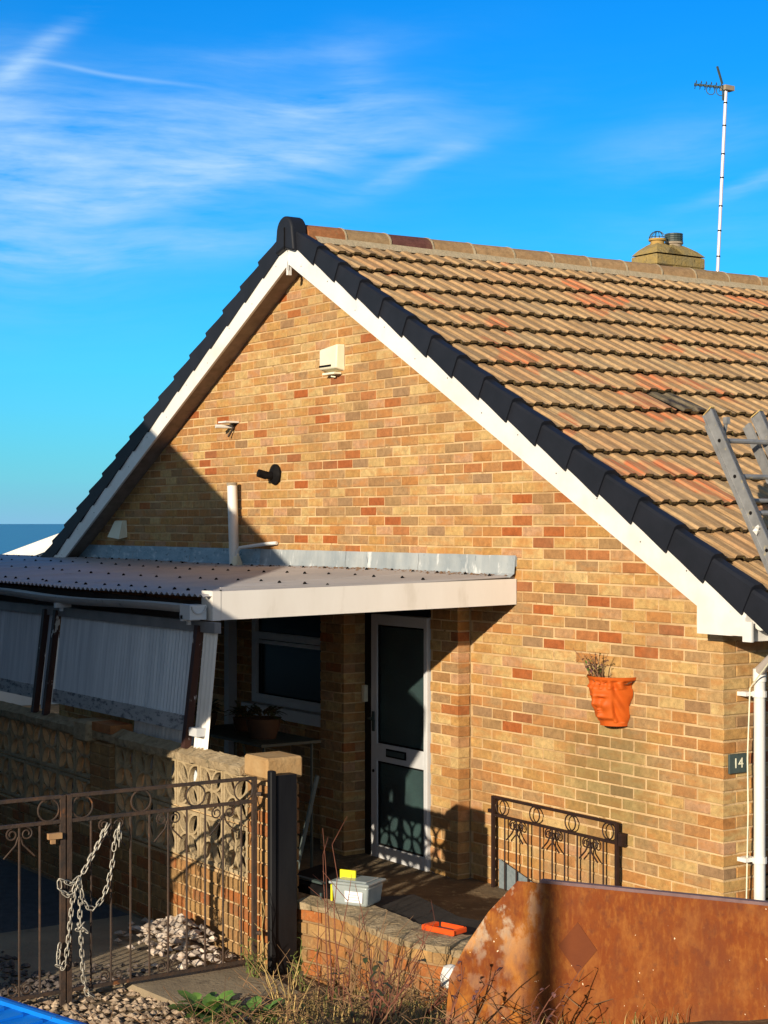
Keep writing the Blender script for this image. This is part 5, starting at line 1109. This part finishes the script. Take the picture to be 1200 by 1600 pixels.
b = MB(); p0 = A1 - dd * 4; p1 = A1 + dd * 4; q = -nrm_ * 3 - Vector((0, 0, .1)); b.add([p0 - up, p1 - up, p1 + q - up, p0 + q - up], [(0, 1, 2, 3)]); b.add([p0 - up * .9, p1 - up * .9, p1 + q - up * .9, p0 + q - up * .9], [(0, 1, 2, 3)]); obj('roof_sheet', b, 'fascia', cs)
b = MB(); hd = Vector((dd.x, dd.y, 0)).normalized(); a0 = A1 - hd * 3.6; a1 = A1 + hd * 3.2; zt0 = (A1 - dd * 4).z; b.add([(a0.x, a0.y, -2.5), (a1.x, a1.y, -2.5), (a1.x, a1.y, A1.z + 3.2 * dd.z / hd.dot(dd) - .2), (a0.x, a0.y, A1.z - 3.6 * dd.z / hd.dot(dd) - .2)], [(0, 1, 2, 3)]); obj('end_wall', b, 'fascia', cs)

# ------------------------------------------------------------------ rubble, gravel, grass, weeds
rr = random.Random(17)
hp = thing('rubble_heap', 'heap of broken pale rubble behind the gate at the screen wall', 'rubble heap', (-1.85, -2.75, .08))
for i in range(230):
    a = rr.uniform(0, 6.283); d = abs(rr.gauss(0, .30)); x = -1.78 + d * cos(a) * 1.25; y = -2.70 + d * sin(a) * .5
    if y > -2.56: y = -2.56 - rr.uniform(0, .12)
    if x > -1.2: x = -1.3 - rr.uniform(0, .2)
    h = max(0, .17 * math.exp(-((x + 1.8) / .36) ** 2 - ((y + 2.62) / .22) ** 2)) * rr.uniform(.2, 1)
    b = MB(); r = rr.uniform(.018, .05); b.rock((x, y, .09 + h + r * .3), r, (rr.uniform(.8, 2.0), rr.uniform(.5, 1.1), rr.uniform(.25, .6)), rr); o = obj('rubble_piece', b, 'rubble', hp)
gvl = MB(); gd = MB()
for i in range(5200):
    x = rr.uniform(-2.3, .1); y = rr.uniform(-5.0, -2.75)
    dens = math.exp(-((x + .85) / .55) ** 2) * (1 if y < -3.05 else .25)
    if rr.random() > dens + (.5 if x < -1.2 and y < -3.55 else 0): continue
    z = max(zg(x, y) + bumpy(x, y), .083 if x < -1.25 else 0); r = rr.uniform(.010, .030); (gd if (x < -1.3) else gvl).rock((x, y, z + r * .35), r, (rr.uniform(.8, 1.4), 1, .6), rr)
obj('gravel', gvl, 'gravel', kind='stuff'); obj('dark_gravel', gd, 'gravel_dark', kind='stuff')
for i in range(3200):
    pass
gs = MB()
gs2 = MB()
def gz(x, y): return zg(x, y) + bumpy(x, y)
for i in range(14500):
    x = rr.uniform(-1.1, 2.6); y = rr.uniform(-5.2, -2.30)
    k = noise.noise(Vector((x * 2.2, y * 2.2, 4))) + .30 + (.25 if x > -.3 else -.35)
    if x < -.75 and y < -2.8: k -= .6
    if x < .12 and y < -3.1: k -= .45
    if -.95 < x < -.35 and -3.35 < y < -2.7: continue
    if rr.random() > k: continue
    z = gz(x, y); h = rr.uniform(.03, .12) * (1.5 if rr.random() < .1 else 1); a = rr.uniform(0, 6.28); l = rr.uniform(.1, .9) * h; w = rr.uniform(.0015, .0035)
    dx, dy = cos(a), sin(a); tgt = gs if rr.random() < .72 else gs2
    tgt.add([(x - dy * w, y + dx * w, z), (x + dy * w, y - dx * w, z), (x + dx * l * .4 + dy * w * .6, y + dy * l * .4 - dx * w * .6, z + h * .6), (x + dx * l * .4 - dy * w * .6, y + dy * l * .4 + dx * w * .6, z + h * .6), (x + dx * l, y + dy * l, z + h * .85)], [(0, 1, 2, 3), (3, 2, 4)])
obj('dry_grass', gs, 'straw', kind='stuff'); obj('green_grass', gs2, 'greengrass', kind='stuff')
tw = MB()
for i in range(1000):
    x = rr.uniform(-.7, 2.3); y = rr.uniform(-4.6, -2.40)
    if x < -.2 and y < -3: continue
    z = gz(x, y) + rr.uniform(0, .12); a = rr.uniform(0, 6.28); L = rr.uniform(.06, .28); e = rr.uniform(-.2, .9)
    p = Vector((x, y, z)); q = p + Vector((cos(a) * L, sin(a) * L, e * L)); tw.tube([p, p.lerp(q, .5) + Vector((0, 0, .01)), q], [.0028, .002, .001], 3, False)
obj('twigs', tw, 'stem', kind='stuff')
def weed(name, lab, x, y, h, n, spread, mt, seed, leaves=None, lean=(0, 0), branch=.5, thick=.0052, cat_='weed', grp='dry weeds on the verge'):
    r = random.Random(seed); z = gz(x, y) - .02; t = thing(name, lab, cat_, (x, y, z), grp); lf = MB()
    for i in range(n):
        a = r.uniform(0, 6.28); hh = h * r.uniform(.6, 1); sx_ = r.uniform(0, spread); b = MB()
        p = [Vector((x + r.uniform(-.03, .03), y + r.uniform(-.03, .03), z))]
        tx = Vector((cos(a) * sx_ + lean[0], sin(a) * sx_ + lean[1], hh)); K = 5
        for k in range(1, K + 1): f = k / K; p.append(p[0] + Vector((tx.x * f ** 1.3, tx.y * f ** 1.3, tx.z * f)) + Vector((r.uniform(-.012, .012), r.uniform(-.012, .012), 0)))
        b.tube(p, [thick * (1 - .7 * k / K) for k in range(K + 1)], 4)
        for k in range(2, K + 1):
            if r.random() < branch:
                d = Vector((r.uniform(-1, 1), r.uniform(-1, 1), r.uniform(.4, 1.3))).normalized() * r.uniform(.04, .14) * h * 1.6; b.tube([p[k], p[k] + d * .6, p[k] + d], [thick * .45, thick * .35, thick * .2], 3)
                if leaves:
                    for m__ in range(leaves[1]): leaf(lf, p[k] + d * r.uniform(.4, 1), (r.uniform(-1, 1), r.uniform(-1, 1), r.uniform(-.4, .6)), leaves[2] * r.uniform(.6, 1.2), leaves[2] * .55)
            elif leaves and r.random() < .6: leaf(lf, p[k], (r.uniform(-1, 1), r.uniform(-1, 1), r.uniform(-.2, .6)), leaves[2], leaves[2] * .5)
        obj('stem', b, mt, t)
    if leaves and lf.v: obj('leaves', lf, leaves[0], t)
    return t
# (x, y, height, stems, spread, stem material, leaves, lean, label)
WD = [(-.18, -2.60, 1.05, 2, .02, 'redstem', None, (-.05, -.02), 'two tall bare red brown stems in front of the plastic tub'),
      (-.20, -2.62, 1.06, 1, .02, 'redstem', None, (.24, .0), 'tallest bare stem crossing in front of the door foot'),
      (1.0, -2.95, .60, 3, .06, 'redstem', None, (.55, .10), 'long arching stems leaning right over the rusty plate'),
      (.45, -2.85, .66, 2, .05, 'redstem', None, (.42, .05), 'long thin stems leaning right behind the steel plate end'),
      (.05, -2.70, .56, 3, .10, 'redstem', None, (.16, .0), 'thin bare stems rising before the orange tray'),
      (.25, -2.62, .86, 1, .04, 'redstem', None, (-.20, .0), 'single knotted bare stem leaning left before the front door'),
      (-.30, -2.60, .78, 2, .08, 'redstem', None, (-.10, .02), 'thin bare stems leaning left before the low wall'),
      (-.92, -2.62, .62, 2, .05, 'straw', None, (-.03, -.02), 'pale dry grass stalks at the foot of the black gate post'),
      (.15, -2.75, .52, 4, .18, 'stem', None, (.05, 0), 'loose dry stems below the orange tray'),
      (.55, -2.90, .60, 5, .22, 'stem', None, (.14, 0), 'tangle of dry stems leaning right at the end of the low wall'),
      (.95, -3.05, .52, 5, .25, 'redstem', None, (.20, .02), 'fan of dark stems leaning toward the rusty plate'),
      (1.25, -3.30, .60, 6, .28, 'redstem', ('deadleaf', 1, .03), (.18, .0), 'bramble with dead leaves in front of the folded steel end'),
      (1.60, -3.55, .42, 5, .22, 'redstem', ('leafdark', 2, .04), (.05, .0), 'low bramble with dark leaves under the steel plate corner'),
      (1.95, -3.45, .42, 4, .25, 'redstem', ('deadleaf', 2, .03), (.12, .04), 'bramble with curled leaves against the rusty plate'),
      (.30, -3.15, .38, 6, .16, 'straw', None, (.0, 0), 'straw coloured weed tuft in the middle of the verge'),
      (-.15, -2.95, .34, 7, .15, 'straw', None, (-.02, 0), 'dry weed tuft at the foot of the low wall'),
      (-.55, -2.55, .26, 8, .14, 'greengrass', ('greengrass', 1, .03), (0, 0), 'yellow green weed tuft near the path edge'),
      (-.90, -2.66, .24, 9, .12, 'greengrass', ('greengrass', 2, .03), (0, 0), 'green tuft beside the rubble and gate post'),
      (.75, -3.45, .36, 6, .2, 'stem', ('leafdark', 1, .03), (.05, 0), 'brown weed with a few leaves at the bottom centre'),
      (2.3, -3.3, .30, 4, .2, 'redstem', ('deadleaf', 1, .03), (.05, .03), 'short bramble at the bottom of the rusty plate')]
for i, (x, y, h, n, s, mt_, lv, ln, lab) in enumerate(WD): weed('dry_weed', lab, x, y, h, n, s, mt_, 100 + i, lv, ln)
def clump(x, y, lab, seed, n=26, L=.13):
    r = random.Random(seed); z = gz(x, y); t = thing('broadleaf_weed', lab, 'weed', (x, y, z), 'green weeds on the verge')
    for i in range(n):
        b = MB(); a = r.uniform(0, 6.28); rad = r.uniform(0, .09); e = r.uniform(.2, 1.3); leaf(b, (x + rad * cos(a), y + rad * sin(a), z + r.uniform(0, .06)), (cos(a), sin(a), e), L * r.uniform(.6, 1.2), L * .5, .25); obj('leaf', b, 'leaf', t, smooth=True)
clump(-.25, -3.28, 'leafy green weed clump beside the path', 1, 34, .17); clump(-.50, -3.18, 'smaller green weed left of the leafy clump', 2, 14, .10); clump(-.02, -3.18, 'green weed on the right of the leafy clump', 3, 18, .13)
clump(1.62, -3.50, 'dark green weed below the folded steel end', 5, 14, .09)
